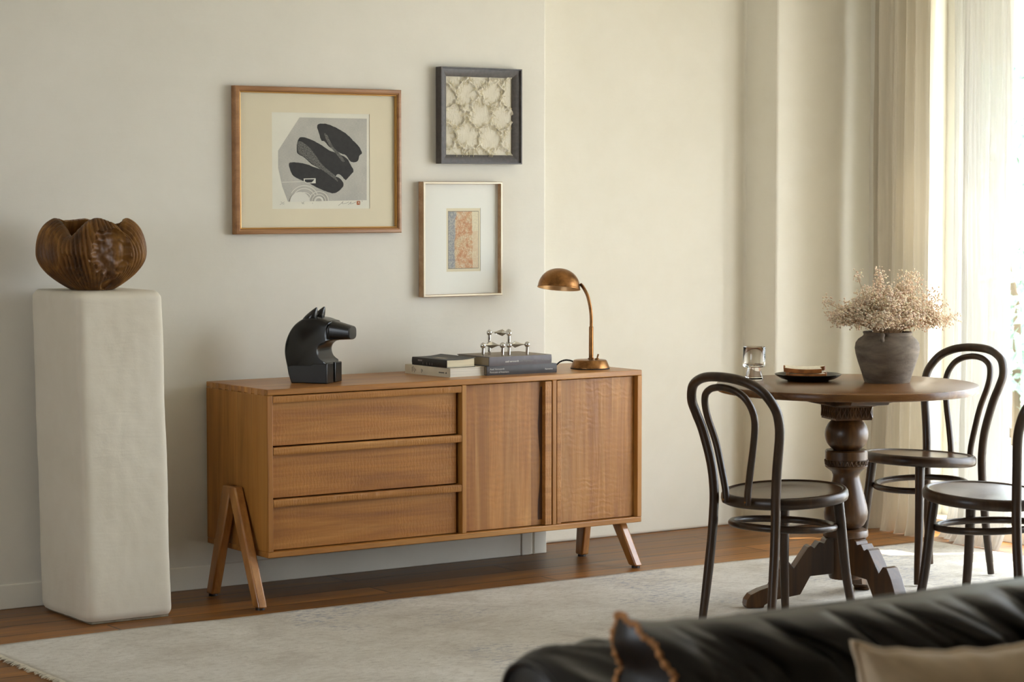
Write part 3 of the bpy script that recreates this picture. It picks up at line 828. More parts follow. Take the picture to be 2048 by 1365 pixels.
# small books (spine towards the left)
SR = math.radians(-90+4)
wb_, ww = .275, .165
bk = book('book', 'cream paperback with thin dark marks on its spine, under the black book', (.789, -.098, .75), SR, .276, .165, .0335, M['cream_cover'], M['pages_w'], .0012, spine_round=.001)
for x, z0, z1 in ((.045, .008, .026), (.052, .012, .03), (.060, .006, .024), (.068, .012, .02), (.104, .007, .022), (.110, .012, .02)):
    mb = MB(); mb.box(x, x+.0011, -.0016, -.0006, z0, z1); mb.build('title_mark', M['ink_dark'], bk, smooth=0)
for k in range(7):
    mb = MB(); mb.box(.212+k*.0048, .2152+k*.0048, -.0016, -.0008, .0135, .0172); mb.build('title_mark', M['ink_dark'], bk, smooth=0)
mb = MB(); mb.prism([(.252, .0128), (.260, .0128), (.256, .0195)], lambda a, b, t: (a, t, b), -.0016, -.0008); mb.build('publisher_mark', M['ink_dark'], bk, smooth=0)
bk = book('book', 'small black hardback with a curled cover, on top of the cream paperback', (.799, -.132, .7838), math.radians(-90+1), .228, .128, .029, M['black_cover'], M['pages_c'], .0016, spine_round=.002, curl=.006)
for k, x in enumerate((.042, .047, .052, .057, .062, .067, .074, .1, .12, .135)):
    mb = MB(); mb.box(x, x+(.003 if k < 6 else .0012), -.0022, -.0012, .016 if k < 6 else .005, .0215 if k < 6 else .014); mb.build('title_mark', M['ink_grey'], bk, smooth=0)
mb = MB(); mb.box(.075, .15, .04, .085, .0289, .0292); mb.build('cover_label', plain('pale_label', '#a59a88', .8, 0, 90, .15), bk, smooth=0)

# ------------------------------------------------------------------ steel candle holders (three-legged modules)
def candle_module(label, pts, zb, zball, name='candle_holder'):
    c = Vector((sum(p[0] for p in pts)/3, sum(p[1] for p in pts)/3, 0))
    o = thing(name, label, 'candle holder', (c.x, c.y, zb), group='stacked steel candle holders')
    zl = zball-zb; R = .0108
    for p in pts:
        q = Vector((p[0]-c.x, p[1]-c.y, 0))
        mb = MB(); mb.lathe([(.0055, 0), (.0056, .001), (.0056, zl-.006)], 20, (q.x, q.y, 0)); mb.build('post', M['chrome'], o)
        mb = MB(); n = 24
        prof = []
        for i in range(15):
            a = -pi/2+pi*.93*i/14; prof.append((R*cos(a), R*sin(a)))
        prof += [(.0042, .0095), (.0042, .002), (0, .002)]
        mb.lathe(prof, n, (q.x, q.y, zl)); mb.build('ball_socket', M['chrome'], o, smooth=40)
    # concave three-pointed body
    mb = MB(); Q = [Vector((p[0]-c.x, p[1]-c.y, 0)) for p in pts]; N = 10
    rim = []
    for i in range(3):
        a, b = Q[i], Q[(i+1) % 3]
        for k in range(N):
            t_ = k/N; m = a.lerp(b, t_); bow = 4*t_*(1-t_)
            rim.append(m*(1-.62*bow)*.93)
    top = len(rim)
    vs = [(r.x, r.y, zl) for r in rim]
    for s in (1, -1): 
        for f in (.55,):
            vs += [(r.x*f, r.y*f, zl+s*.0055*(1-f)*1.5) for r in rim]
    vs += [(0, 0, zl+.013), (0, 0, zl-.013)]
    n = top; fs = []
    for i in range(n):
        j = (i+1) % n
        fs += [(i, j, n+j, n+i), (n+i, n+j, 3*n), (j, i, 2*n+i, 2*n+j), (2*n+j, 2*n+i, 3*n+1)]
    mb.add(vs, fs); mb.build('plate', M['chrome'], o, smooth=18)
    return o
ZB = .8183
A, B_, C_ = (.984, -.330), (1.043, -.284), (1.052, -.358)
D_, E_, F_ = (1.0785, -.362), (1.157, -.367), (1.122, -.296)
candle_module('polished steel three-legged candle holder standing left on the grey book', (A, C_, B_), ZB, ZB+.040)
candle_module('polished steel three-legged candle holder standing right on the grey book', (D_, E_, F_), ZB, ZB+.040)
candle_module('polished steel candle holder bridging the two below it, at the top', (B_, D_, F_), ZB+.0512, ZB+.084)

# ------------------------------------------------------------------ desk lamp
lp = thing('desk_lamp', 'aged brass desk lamp with a domed shade and bent neck on the sideboard', 'lamp', (1.492, -.308, .75), math.radians(-34.5))
mb = MB(); mb.lathe([(.0, 0), (.0735, 0), (.0745, .003), (.0735, .008), (.064, .031), (.061, .0335), (.058, .0345), (.02, .0365), (0, .0365)], 64)
mb.build('lamp_base', M['brass'], lp, smooth=30)
mb = MB(); mb.lathe([(.074, -.0), (.075, .0), (.075, .004), (.074, .004)], 48); mb.build('base_rim', M['cord'], lp)
mb = MB(); mb.lathe([(.0125, .036), (.0125, .040), (.009, .042), (.0085, .16), (.007, .162)], 24, (.004, 0, 0)); mb.build('stem', M['brass'], lp)
neck = smooth_path([(.004, 0, .158), (.004, 0, .20), (-.001, .002, .243), (-.011, .006, .282), (-.027, .011, .312), (-.038, .014, .324)], 18)
rad = [.0064+.0011*(1 if (i//1) % 2 else -1)*.5 for i in range(len(neck))]
mb = MB(); mb.tube(neck, rad, 14); mb.build('gooseneck', M['brass'], lp, smooth=60)
sh = MB()
R0 = .0815
prof = [(R0+.0015, -.001), (R0+.0022, .0005), (R0+.001, .0025)]
for i in range(1, 19):
    a = i/18*pi/2; prof.append((R0*cos(a)**.92 if i < 18 else 0.0, .0765*sin(a)))
tilt = Matrix.Translation((-.119, .03, .307)) @ Matrix.Rotation(math.radians(4.5), 4, 'Y') @ Matrix.Rotation(math.radians(-8.5), 4, 'X')
sh.lathe(prof, 72, fr=lambda a, z: 1+.0025*cos(a*36)*(1 if .006 < z < .07 else 0), caps=False)
sh.v = [tuple(tilt @ Vector(v)) for v in sh.v]
shade = sh.build('lamp_shade', M['brass'], lp, smooth=60)
sh = MB(); sh.lathe([(R0+.001, -.001)]+[((R0-.0015)*cos(i/18*pi/2) if i < 18 else 0.0, .0745*sin(i/18*pi/2)) for i in range(19)], 72, caps=False)
sh.v = [tuple(tilt @ Vector(v)) for v in sh.v]; sh.build('shade_lining', M['brass_in'], shade, smooth=60)
mb = MB(); mb.lathe([(0.0, .01), (.014, .014), (.02, .028), (.016, .045), (.011, .052), (.011, .07), (0, .07)], 24); mb.v = [tuple(tilt @ Vector(v)) for v in mb.v]
mb.build('bulb', plain('frosted_bulb', '#e8e2d4', .4), shade)
mb = MB(); mb.lathe([(.008, .0365), (.008, .0395), (.0055, .042), (0, .042)], 16, (.026, -.02, 0)); mb.tube([(.026, -.02, .04), (.031, -.02, .057)], [.0028, .0034], 10)
mb.build('switch', M['brass'], lp)
cp = smooth_path([(-.060, .01, .024), (-.076, .014, .030), (-.096, .018, .031), (-.115, .022, .024), (-.128, .026, .012), (-.136, .030, .0035), (-.15, .05, .0035), (-.155, .09, .0035)], 16)
mb = MB()
for ph in (0, pi):
    pts = [Vector(p)+Vector((0, cos(i*.55+ph), sin(i*.55+ph)))*.0018 for i, p in enumerate(cp)]
    mb.tube(pts, .0019, 8)
mb.build('cord', M['cord'], lp, smooth=60)

# ------------------------------------------------------------------ black horse sculpture
hs = thing('horse_sculpture', 'black stylised horse bust with short legs on the left end of the sideboard', 'sculpture', (.208, -.256, .75), math.atan2(-.117, .085))
KU, KZ = 2.85e-4, 2.59e-4
def hp(x, y): return ((x-268)*KU, (1210-y)*KZ)
HW = .132
prof = [(268, 1212), (225, 1080), (190, 950), (178, 800), (195, 650), (235, 525), (300, 420), (400, 340), (470, 315), (560, 308), (655, 318), (740, 345), (790, 365), (768, 450), (765, 540), (772, 625), (720, 648), (672, 690), (652, 745), (655, 810), (678, 870), (722, 915), (778, 935), (778, 962), (240, 955), (275, 1212)]
bodyp = [(300, 1212), (240, 1090), (205, 960), (180, 800), (195, 650), (235, 525), (300, 420), (400, 340), (470, 318), (560, 308), (655, 318), (735, 345), (790, 368), (768, 450), (762, 540), (772, 625), (720, 648), (672, 690), (650, 745), (652, 810), (676, 870), (718, 912), (745, 930), (745, 962), (700, 1000), (560, 1212)]
spn = smooth_path([(*hp(*q), 0) for q in bodyp], 4, True)
pl2 = [(q.x, q.y) for q in spn]
cx_ = sum(a for a, b in pl2)/len(pl2); cz_ = sum(b for a, b in pl2)/len(pl2)
mb = MB(); nP = len(pl2); vs = []; fs = []
layers = [(0, .90), (.006, .955), (.016, .985), (.035, 1.0), (HW/2, 1.005), (HW-.035, 1.0), (HW-.016, .985), (HW-.006, .955), (HW, .90)]
for t_, s in layers:
    for a, b in pl2:
        headz = max(0, min(1, (b-.14)/.06))          # the head is slimmer than the shoulders
        tt = HW/2+(t_-HW/2)*(1-.12*headz)
        vs.append((cx_+(a-cx_)*s, tt, max(0, cz_+(b-cz_)*s)))
for i in range(len(layers)-1):
    for k in range(nP):
        k2 = (k+1) % nP; fs.append((i*nP+k, i*nP+k2, (i+1)*nP+k2, (i+1)*nP+k))
fs.append(tuple(range(nP-1, -1, -1))); fs.append(tuple((len(layers)-1)*nP+k for k in range(nP)))
mb.add(vs, fs); mb.build('bust', M['black'], hs, smooth=50)
lp_ = [hp(*q) for q in [(292, 1213), (252, 1080), (236, 985), (300, 962), (565, 956), (580, 936), (776, 932), (776, 1213)]]
for y0 in (-.001, HW/2+.006):
    mb = MB(); mb.prism(lp_, lambda a, b, t: (a, t, max(0, b)), y0, y0+HW/2-.005); mb.build('leg', M['black'], hs, bevel=.006, seg=3)
# muzzle: tapering faceted snout
mb = MB(); vs = []; n = 28
for u, zc, hz, hy in ((hp(700, 0)[0], hp(0, 492)[1], .036, .052), (hp(765, 0)[0], hp(0, 490)[1], .0365, .050), (hp(778, 0)[0], hp(0, 492)[1], .0342, .0455), (hp(1018, 0)[0], hp(0, 520)[1], .0235, .0345), (hp(1027, 0)[0], hp(0, 520)[1], .0212, .0315)):
    for k in range(n):
        a = 2*pi*k/n; c_, s_ = cos(a), sin(a); r = (abs(c_)**3.4+abs(s_)**3.4)**(-1/3.4)
        vs.append((u, HW/2+hy*r*c_, zc+hz*r*s_))
fs = [(i*n+k, i*n+(k+1) % n, (i+1)*n+(k+1) % n, (i+1)*n+k) for i in range(4) for k in range(n)]+[tuple(range(4*n, 5*n)), tuple(range(n-1, -1, -1))]
mb.add(vs, fs); mb.build('muzzle', M['black'], hs, smooth=28)
for y0, dx in ((HW*.16, 0), (HW*.60, 0.004)):
    mb = MB(); vs = []; n = 14; L = 9
    for i in range(L):
        s = i/(L-1); base = Vector((*hp(505, 345),)); tip = Vector((*hp(584, 176),))
        u = base.x+(tip.x-base.x)*s+dx; z = base.y+(tip.y-base.y)*s
        ru = .030*(1-s**1.5)+.003; rv = .019*(1-s**2.4)+.002
        for k in range(n):
            a = 2*pi*k/n; q = cos(a)
            vs.append((u+ru*q*(1 if q < 0 else .55), y0+.017+rv*sin(a), z))
    fs = [(i*n+k, i*n+(k+1) % n, (i+1)*n+(k+1) % n, (i+1)*n+k) for i in range(L-1) for k in range(n)]+[tuple((L-1)*n+k for k in range(n))]
    mb.add(vs, fs); mb.build('ear', M['black'], hs, smooth=50)

# ------------------------------------------------------------------ round pedestal table
TZ = .761                                  # table top above the rug
tb = thing('round_table', 'round dark wood table on a turned carved pedestal among the bentwood chairs', 'table', (1.645, -1.582, .009), math.radians(-34.5))
mb = MB(); mb.lathe([(0, TZ-.026), (.441, TZ-.026), (.445, TZ-.0235), (.4458, TZ-.019), (.4458, TZ-.005), (.4445, TZ-.0015), (.441, TZ), (0, TZ)], 128)
mb.build('tabletop', M['table'], tb, smooth=30)
mb = MB()
mb.prism([(-.24, TZ-.026), (.22, TZ-.026), (.20, TZ-.050), (.06, TZ-.076), (-.06, TZ-.076), (-.16, TZ-.055)], lambda a, b, t: (a, t, b), -.075, .075)
mb.prism([(-.23, TZ-.026), (.23, TZ-.026), (.20, TZ-.05), (.06, TZ-.074), (-.06, TZ-.074), (-.20, TZ-.058)], lambda a, b, t: (t, a, b), -.07, .07)
mb.v = [tuple(Matrix.Rotation(math.radians(14), 4, 'Z') @ Vector(v)) for v in mb.v]
mb.build('support_beam', M['turned'], tb, smooth=0, bevel=.003)
# carved square collar
mb = MB(); mb.box(-.066, .066, -.066, .066, TZ-.121, TZ-.0735)
for sgn in range(4):
    R_ = Matrix.Rotation(sgn*pi/2+.0, 4, 'Z')
    for k in range(7):
        c = (-.057+k*.019)
        for (a0, b0) in ((-.0085, 0), (.0085, 0)):
            pts = [Vector((c+a0, -.066, -.0205)), Vector((c, -.0705, 0)), Vector((c+a0, -.066, .0205))]
            pts = [R_ @ (p+Vector((0, 0, TZ-.093))) for p in pts]
            mb.tube([pts[0], R_ @ Vector((c+a0*.15, -.0678, TZ-.093)), pts[2]], .0028, 6)
mb.v = [tuple(Matrix.Rotation(math.radians(14), 4, 'Z') @ Vector(v)) for v in mb.v]
mb.build('carved_collar', M['turned'], tb, smooth=30)
mb = MB()
prof = [(.03, .650)]
for i in range(19):
    a = pi/2-.45-(pi-.9)*i/18; prof.append((.0735*cos(a)**.8+.001, .588+.062*sin(a)))
prof += [(.028, .530)]
mb.lathe(prof, 56); mb.build('turned_ball', M['turned'], tb, smooth=50)
mb = MB()
mb.lathe([(.03, .534), (.069, .534), (.073, .530), (.073, .502), (.070, .500), (.070, .482), (.073, .479), (.071, .474), (.06, .466), (.05, .458), (.046, .448), (.046, .438), (.051, .42), (.062, .38), (.071, .345), (.0755, .318), (.073, .295), (.062, .275), (.046, .262), (.036, .258)], 64)
for k in range(30):
    a = 2*pi*k/30
    for d in (-1, 1):
        mb.tube([(.0712*cos(a+d*.09), .0712*sin(a+d*.09), .483), (.0735*cos(a), .0735*sin(a), .499)], .0022, 5)
mb.build('baluster', M['turned'], tb, smooth=40)
mb = MB(); mb.lathe([(.0, .262), (.066, .262), (.076, .258), (.078, .25), (.078, .236), (.06, .232), (0.0, .232)], 12); mb.build('base_block', M['turned'], tb, smooth=30)
mb = MB(); mb.lathe([(.055, .09), (.058, .1), (.058, .235)], 24); mb.build('hub', M['turned'], tb, smooth=40)
fp = [(1060, 190), (1068, 235), (1000, 290), (985, 325), (930, 308), (880, 375), (840, 350), (810, 368), (660, 595), (600, 520), (545, 530), (480, 640), (420, 790), (300, 830), (200, 882), (158, 940), (150, 990), (158, 1025), (335, 1025), (345, 992), (430, 942), (730, 876), (835, 678), (1080, 650), (1235, 650), (1235, 190)]
def ft(x, y):
    u = max(0.0, (1240-x)/5.39/578.5/.97); return (u, max(0.0, (183-y/5.39)/578.5+.012*u/.34))
ftp = [ft(*q) for q in fp]
for ang in (156.3, 36.3, 270):
    # angles in world, the table itself is turned -34.5 degrees
    A_ = math.radians(ang+34.5)
    mb = MB(); mb.prism(ftp, lambda a, b, t: (a*cos(A_)-t*sin(A_), a*sin(A_)+t*cos(A_), b), -.027, .027)
    mb.build('foot', M['turned'], tb, smooth=0, bevel=.0025)

# ------------------------------------------------------------------ bentwood chairs
def make_chair(label):
    c = thing('bentwood_chair', label, 'chair', (0, 0, 0), 0, 'bentwood chairs around the round table')
    ZS = .451
    tiltM = Matrix.Translation((0, 0, ZS)) @ Matrix.Rotation(math.radians(-3), 4, 'Y') @ Matrix.Translation((0, 0, -ZS))
    mb = MB()
    prof = [(.0, ZS-.012), (.184, ZS-.012), (.186, ZS-.008), (.186, ZS-.006)]
    top = [(.188, ZS-.004), (.178, ZS-.0035), (.13, ZS-.009), (.07, ZS-.0125), (0, ZS-.0135)]
    mb.lathe([(0, ZS-.024), (.187, ZS-.024)]+top, 72)
    mb.v = [tuple(tiltM @ Vector(v)) for v in mb.v]; mb.build('seat', M['bentseat'], c, smooth=40)
    mb = MB()
    mb.lathe([(.183, ZS-.036), (.196, ZS-.037), (.2035, ZS-.033), (.2065, ZS-.022), (.205, ZS-.009), (.200, ZS-.001), (.193, ZS+.0008), (.187, ZS-.0015), (.184, ZS-.008), (.183, ZS-.036)], 72, caps=False)
    mb.v = [tuple(tiltM @ Vector(v)) for v in mb.v]; mb.build('seat_rim', M['bent'], c, smooth=60)
    for s in (1, -1):
        p = smooth_path([(.125, s*.118, .429), (.134, s*.126, .33), (.147, s*.137, .18), (.165, s*.150, .06), (.178, s*.160, 0)], 6)
        n = len(p); mb = MB(); mb.tube(p, [.0175-.0055*(i/(n-1))**1.3 for i in range(n)], 16); mb.build('leg', M['bent'], c, smooth=60)
    half = [(-.224, .152, 0), (-.207, .147, .13), (-.191, .141, .28), (-.184, .1375, .39), (-.184, .138, .461), (-.189, .147, .541), (-.203, .170, .641), (-.220, .183, .696), (-.240, .184, .741), (-.263, .158, .787), (-.278, .118, .812), (-.290, .065, .826)]
    full = half+[(-.294, 0, .830)]+[(x, -y, z) for x, y, z in reversed(half)]
    p = smooth_path(full, 7); n = len(p)
    R = [.0155 if .06 < i/(n-1) < .94 else .0125+.003*min(i, n-1-i)/(n*.06) for i in range(n)]
    mb = MB(); mb.tube(p, R, 16); mb.build('back_hoop', M['bent'], c, smooth=60)
    half = [(-.219, .048, .421), (-.2195, .050, .461), (-.224, .064, .531), (-.230, .083, .611), (-.245, .1035, .686), (-.259, .104, .731), (-.274, .088, .767), (-.283, .058, .787), (-.288, .026, .795)]
    full = half+[(-.289, 0, .797)]+[(x, -y, z) for x, y, z in reversed(half)]
    mb = MB(); mb.tube(smooth_path(full, 7), .0115, 14); mb.build('inner_hoop', M['bent'], c, smooth=60)
    mb = MB(); mb.tube([(.166*cos(2*pi*k/56)-.006, .166*sin(2*pi*k/56), .336-.008*cos(2*pi*k/56)) for k in range(56)], .0115, 12, closed=True)
    mb.build('stretcher_ring', M['bent'], c, smooth=60)
    for s in (1, -1):
        mb = MB(); mb.ball((-.2305, s*.048, .431), .0035, 10, 6); mb.build('screw', M['brass'], c)
    return c
ch = make_chair('dark bentwood chair at the left of the table, its back nearest the sideboard')
ch.location = (1.171, -1.805, .0125); ch.rotation_euler = (0, 0, math.atan2(.095, .9955))
c2 = copy_tree(ch); c2['label'] = 'dark bentwood chair between the table and the window curtain'
c2.location = (2.284, -1.284, .0125); c2.rotation_euler = (0, 0, math.atan2(-.044, -.999))
c3 = copy_tree(ch); c3['label'] = 'dark bentwood chair cut off by the right edge, above the sofa'
c3.location = (1.69, -2.2, .0125); c3.rotation_euler = (0, 0, math.atan2(.969, -.245))

# ------------------------------------------------------------------ things on the table
vz = thing('stoneware_jar', 'weathered grey-brown stoneware jar holding dried flowers on the table', 'vase', (1.80, -1.615, TZ+.009))
prof = [(0, 0), (.076, 0), (.0785, .003), (.088, .035), (.1, .07), (.1085, .1), (.111, .118), (.1085, .136), (.099, .15), (.087, .158), (.0815, .163), (.082, .168), (.0845, .1725), (.083, .175), (.077, .174), (.074, .165), (.08, .152), (.1, .12), (.095, .07), (.07, .012), (0, .012)]
mb = MB(); mb.lathe(prof, 72, fr=lambda a, z: 1+.008*mn.noise(Vector((cos(a)*2, sin(a)*2, z*14))), caps=False); mb.build('jar_body', M['vase'], vz, smooth=50)
a = math.radians(-34.5-109)
mb = MB(); hp_ = [(.0995, .148), (.107, .157), (.1, .166), (.088, .167)]
mb.tube(smooth_path([(r*cos(a+d), r*sin(a+d), z) for (r, z), d in zip(hp_, (0, 0, 0, 0))], 5), .008, 10); mb.build('lug_handle', M['vase'], vz, smooth=60)

fl = thing('dried_flower_bunch', "bunch of pale pink dried baby's breath in the stoneware jar", 'dried flowers', (1.80, -1.615, TZ+.029))
rs = random.Random(21)
mst = MB(); mbl = MB()
ICO = None
def blossom(c, r):
    n = 5
    vs = [Vector((0, 0, -1))]+[Vector((cos(2*pi*k/n)*.9, sin(2*pi*k/n)*.9, -.45)) for k in range(n)]+[Vector((cos(2*pi*(k+.5)/n)*.9, sin(2*pi*(k+.5)/n)*.9, .45)) for k in range(n)]+[Vector((0, 0, 1))]
    fs = []
    for k in range(n):
        k2 = (k+1) % n
        fs += [(0, 1+k2, 1+k), (1+k, 1+k2, 6+k), (1+k2, 6+k2, 6+k), (6+k, 6+k2, 11)]
    mbl.add([c+v*r for v in vs], fs)
rgt = Vector((.825, -.567, 0)); dep = Vector((.567, .824, 0))
def spray(base, tip, nsub, spread, nb):
    k_ = min(1, .056/max(.001, sqrt(tip.x**2+tip.y**2)))
    mouth = Vector((tip.x*k_*.9, tip.y*k_*.9, .160))
    mst.tube([base, mouth], .0011, 5)
    base = mouth; mid = base.lerp(tip, .5)+Vector((rs.gauss(0, .008), rs.gauss(0, .008), .012))
    mst.tube([base, mid, tip], [.0011, .0009, .0006], 5)
    for j in range(nsub):
        s = rs.uniform(.45, 1); p = (base.lerp(mid, s*2) if s < .5 else mid.lerp(tip, s*2-1))
        d = (tip-base).normalized()+Vector((rs.gauss(0, .6), rs.gauss(0, .6), rs.gauss(.1, .5)))
        q = p+d.normalized()*rs.uniform(.3, 1)*spread
        mst.tube([p, q], [.0006, .0004], 3)
        for k in range(nb):
            e = q+Vector((rs.gauss(0, 1), rs.gauss(0, 1), rs.gauss(0, .8)))*.0095
            if k % 2 == 0: mst.tube([q, e], .00035, 3)
            blossom(e, rs.uniform(.0018, .0039))
for i in range(165):
    a = rs.uniform(-1, 1); b = rs.uniform(-1, 1)
    az = rs.uniform(0, 2*pi); el = rs.betavariate(1.6, 1.1)
    rad = .19*sqrt(rs.uniform(.02, 1))
    L = rgt*cos(az)*rad+dep*sin(az)*rad*.8
    top = .302*sqrt(max(.12, 1-(rad/.225)**2))*rs.uniform(.70, 1.0)
    base = Vector((rs.uniform(-.025, .025), rs.uniform(-.025, .025), .05))
    spray(base, Vector((L.x, L.y, max(.225 if rad < .13 else .195, top))), 7, .042, 8)
for (dx, dz) in ((-.205, .225), (-.215, .255), (-.175, .20), (.20, .245), (.185, .28), (.215, .20), (-.10, .335), (-.03, .35), (.09, .345), (.11, .33), (-.02, .345), (.075, .35), (.17, .3)):
    base = Vector((0, 0, .05))
    spray(base, rgt*dx+dep*rs.uniform(-.05, .05)+Vector((0, 0, dz)), 8, .035, 8)
o = mst.build('stems', M['stem'], fl, smooth=60, recalc=False); o['kind'] = 'stuff'
o = mbl.build('blossoms', M['blossom'], fl, smooth=80, recalc=False); o['kind'] = 'stuff'

# plate, bread, glass
pt = thing('plate', 'black glazed plate holding two slices of bread on the table', 'plate', (1.625, -1.405, TZ+.009), math.radians(-34.5))
mb = MB(); mb.lathe([(0, 0), (.07, 0), (.073, .002), (.092, .007), (.108, .0155), (.1145, .021), (.1155, .0235), (.113, .024), (.105, .019), (.088, .0115), (.07, .0075), (0, .007)], 72, caps=False)
mb.build('dish', M['plate'], pt, smooth=50)
def bread(label, loc, rot, warp):
    b = thing('bread_slice', label, 'bread', loc, rot=rot, group='bread slices on the black plate')
    ol = [(-.062, -.040), (.045, -.040), (.056, -.030), (.058, .0), (.056, .028), (.070, .034), (.074, .046), (.062, .058), (.03, .062), (-.02, .060), (-.05, .056), (-.068, .046), (-.066, .02), (-.068, -.02)]
    sp = [(q.x*1.02, q.y*1.02) for q in smooth_path([(x, y, 0) for x, y in ol], 5, True)]
    n = len(sp)
    def wz(x, y): return warp*((x/.06)**2)*.5
    mb = MB(); vs = []
    for z, s in ((0.001, .96), (.002, 1), (.0148, 1), (.0162, .975)):
        vs += [(x*s, y*s, z+wz(x, y)) for x, y in sp]
    fs = [(i*n+k, i*n+(k+1) % n, (i+1)*n+(k+1) % n, (i+1)*n+k) for i in range(3) for k in range(n)]
    mb.add(vs, fs); mb.build('crust', M['crust'], b, smooth=50)
    for z, s in ((.0012, .955), (.0160, .965)):
        mb = MB(); rr = [i/6 for i in range(7)]
        vs = []; fs = []
        for r in rr: vs += [(x*s*r, y*s*r, z+wz(x*r, y*r)+.0004*mn.noise(Vector((x*r*120, y*r*120, z*50)))) for x, y in sp]
        fs = [(i*n+k, i*n+(k+1) % n, (i+1)*n+(k+1) % n, (i+1)*n+k) for i in range(6) for k in range(n)]
        mb.add(vs, fs); mb.build('crumb', M['crumb'], b, smooth=50, recalc=False)
    return b
bread('lower slice of brown-crusted bread lying flat on the black plate', (1.622, -1.408, TZ+.0182), (math.radians(0), 0, math.radians(-30)), .002)
bread('upper slice of brown-crusted bread tilted on top of the other slice', (1.612, -1.400, TZ+.0365), (math.radians(2.5), math.radians(1), math.radians(-38)), .006)

gl = thing('water_glass', 'footed clear glass half full of water, left on the table', 'glass', (1.498, -1.266, TZ+.009))
mb = MB(); mb.lathe([(0, 0), (.031, 0), (.032, .002), (.0225, .0405), (.0225, .043), (.036, .0445), (.039, .048), (.0395, .054), (.0395, .113), (.0388, .1145), (.0378, .113), (.0370, .054), (.034, .0505), (0, .0495)], 64, caps=False)
mb.build('glass_body', M['glass'], gl, smooth=35)
mb = MB(); mb.lathe([(0, .0502), (.0335, .0510), (.0366, .0545), (.0373, .0925), (0, .0925)], 48, caps=False); mb.build('water', M['water'], gl, smooth=35)

# ------------------------------------------------------------------ curtains
def curtain(name, label, y0, y1, amp, folds, mat, xbase, seed, pool=0.0, grp=None, top=2.9, ny=220, spread=0.0, zlow=.004, shiftx=0.0):
    mb = MB()
    def f(u, v):
        z = zlow+(top-zlow)*v
        ph = u*folds*2*pi+1.6*mn.noise(Vector((u*4+seed, z*.35, seed)))*1.0
        low = max(0, 1-z/.9)
        am = amp*(.75+.35*mn.noise(Vector((u*6, z*.5, seed+3)))+.5*low)
        y = y0+(y1-y0)*(u+spread*low*(u-.1))+.007*mn.noise(Vector((u*9, z*1.1, seed+5)))
        x = xbase+am*sin(ph)+.25*am*sin(2.3*ph+seed)+.008*mn.noise(Vector((u*30, z*2, seed)))+shiftx*low
        if z < .12 and pool:
            k = (1-z/.12)**1.4
            x -= pool*k*(.75+.5*mn.noise(Vector((u*7, 1, seed))))
            z = z*(.55+.45*(1-k))
        return (x, y, z)
    mb.grid(f, ny, 90)
    o = mb.build(name, mat, smooth=80, recalc=False)
    tag(o, label, 'curtain', grp); return o
curtain('curtain', 'oatmeal linen curtain gathered in the corner beside the window', -.165, -.500, .040, 4.6, M['drape'], 3.105, 1.0, pool=.03, spread=.2, shiftx=-.04)
curtain('sheer_curtain', 'narrow white voile curtain panel next to the oatmeal curtain', -.580, -.715, .018, 1.6, M['sheer'], 3.150, 5.0, pool=.08, shiftx=-.01)
curtain('sheer_curtain', 'wide translucent white voile curtain panel hanging before the window', -.700, -.972, .021, 2.9, M['sheer'], 3.075, 9.0, pool=.07, shiftx=-.005, spread=.06)

# ------------------------------------------------------------------ sofa and cushions
sf = thing('sofa', 'black leather sofa in the foreground seen over its back, facing away from the table', 'sofa', (-1.82, -4.56, 0))
SL = 2.45
def back_prof(s):
    # s 0..1 around the cross-section: rear bottom -> over the top -> front bottom ; returns y,z
    pts = [(0, .20), (0, .45), (.0, .62), (-.008, .680), (-.035, .712), (-.085, .722), (-.135, .708), (-.175, .672), (-.2, .61), (-.215, .5), (-.22, .40)]
    q = s*(len(pts)-1); i = min(int(q), len(pts)-2); f = q-i
    a, b = pts[i], pts[i+1]; return a[0]+(b[0]-a[0])*f, a[1]+(b[1]-a[1])*f
bps = smooth_path([(0, y, z) for y, z in [(0, .20), (0, .45), (.0, .62), (-.008, .680), (-.035, .712), (-.085, .722), (-.135, .708), (-.175, .672), (-.2, .61), (-.215, .5), (-.22, .40)]], 6)
def ridge(x): return (1-abs(x))**2
def folds(x, depth, seed):
    # slack leather: sharp creases that run down and away to the right
    w = x-.62*depth+.016*mn.noise(Vector((x*9, depth*14, seed)))
    q = 0
    for fr, am, sl in ((8.0, 1.0, .0), (13.5, .5, .4), (4.6, .9, -.25)):
        n = mn.noise(Vector(((w-sl*depth)*fr, depth*3.2, seed+fr)))
        q += am*max(0, 1-abs(n)*2.6)**1.4*(.35+.65*max(0, .5+mn.noise(Vector((x*5+fr, depth*6, seed+2)))))
    return q
def backf(u, v):
    x = SL*u; i = v*(len(bps)-1); k = min(int(i), len(bps)-2); q = bps[k].lerp(bps[k+1], i-k)
    # end roundness
    e = min(1, x/.035); rr = 1-.045*(1-sqrt(max(0, 1-(1-e)**2)))
    d = .020*folds(x, max(0, v-.42)*.75, 3)*min(1, max(0, x-.012)/.03)
    d *= max(0, min(1, (v-.30)*6))*(1 if x < .2 else max(.3, 1-(x-.2)*5))
    nrm = Vector((0, -.25, 1)) if .3 < v < .6 else (Vector((0, -1, .3)) if v >= .6 else Vector((0, 0, 1)))
    y = -.11+(q.y+.11)*rr; z = q.z*(1-.02*(1-sqrt(max(0, 1-(1-e)**2))))
    return (x, y+nrm.y*d*.9, z+nrm.z*d*.8-.010)
mb = MB(); nu = 620
mb.grid(backf, nu, 61)
n0 = len(mb.v)
mb.f.append(tuple(j*nu for j in range(61))); mb.m.append(0)
mb.f.append(tuple(j*nu+nu-1 for j in range(60, -1, -1))); mb.m.append(0)
mb.build('sofa_back', M['leather'], sf, smooth=60)
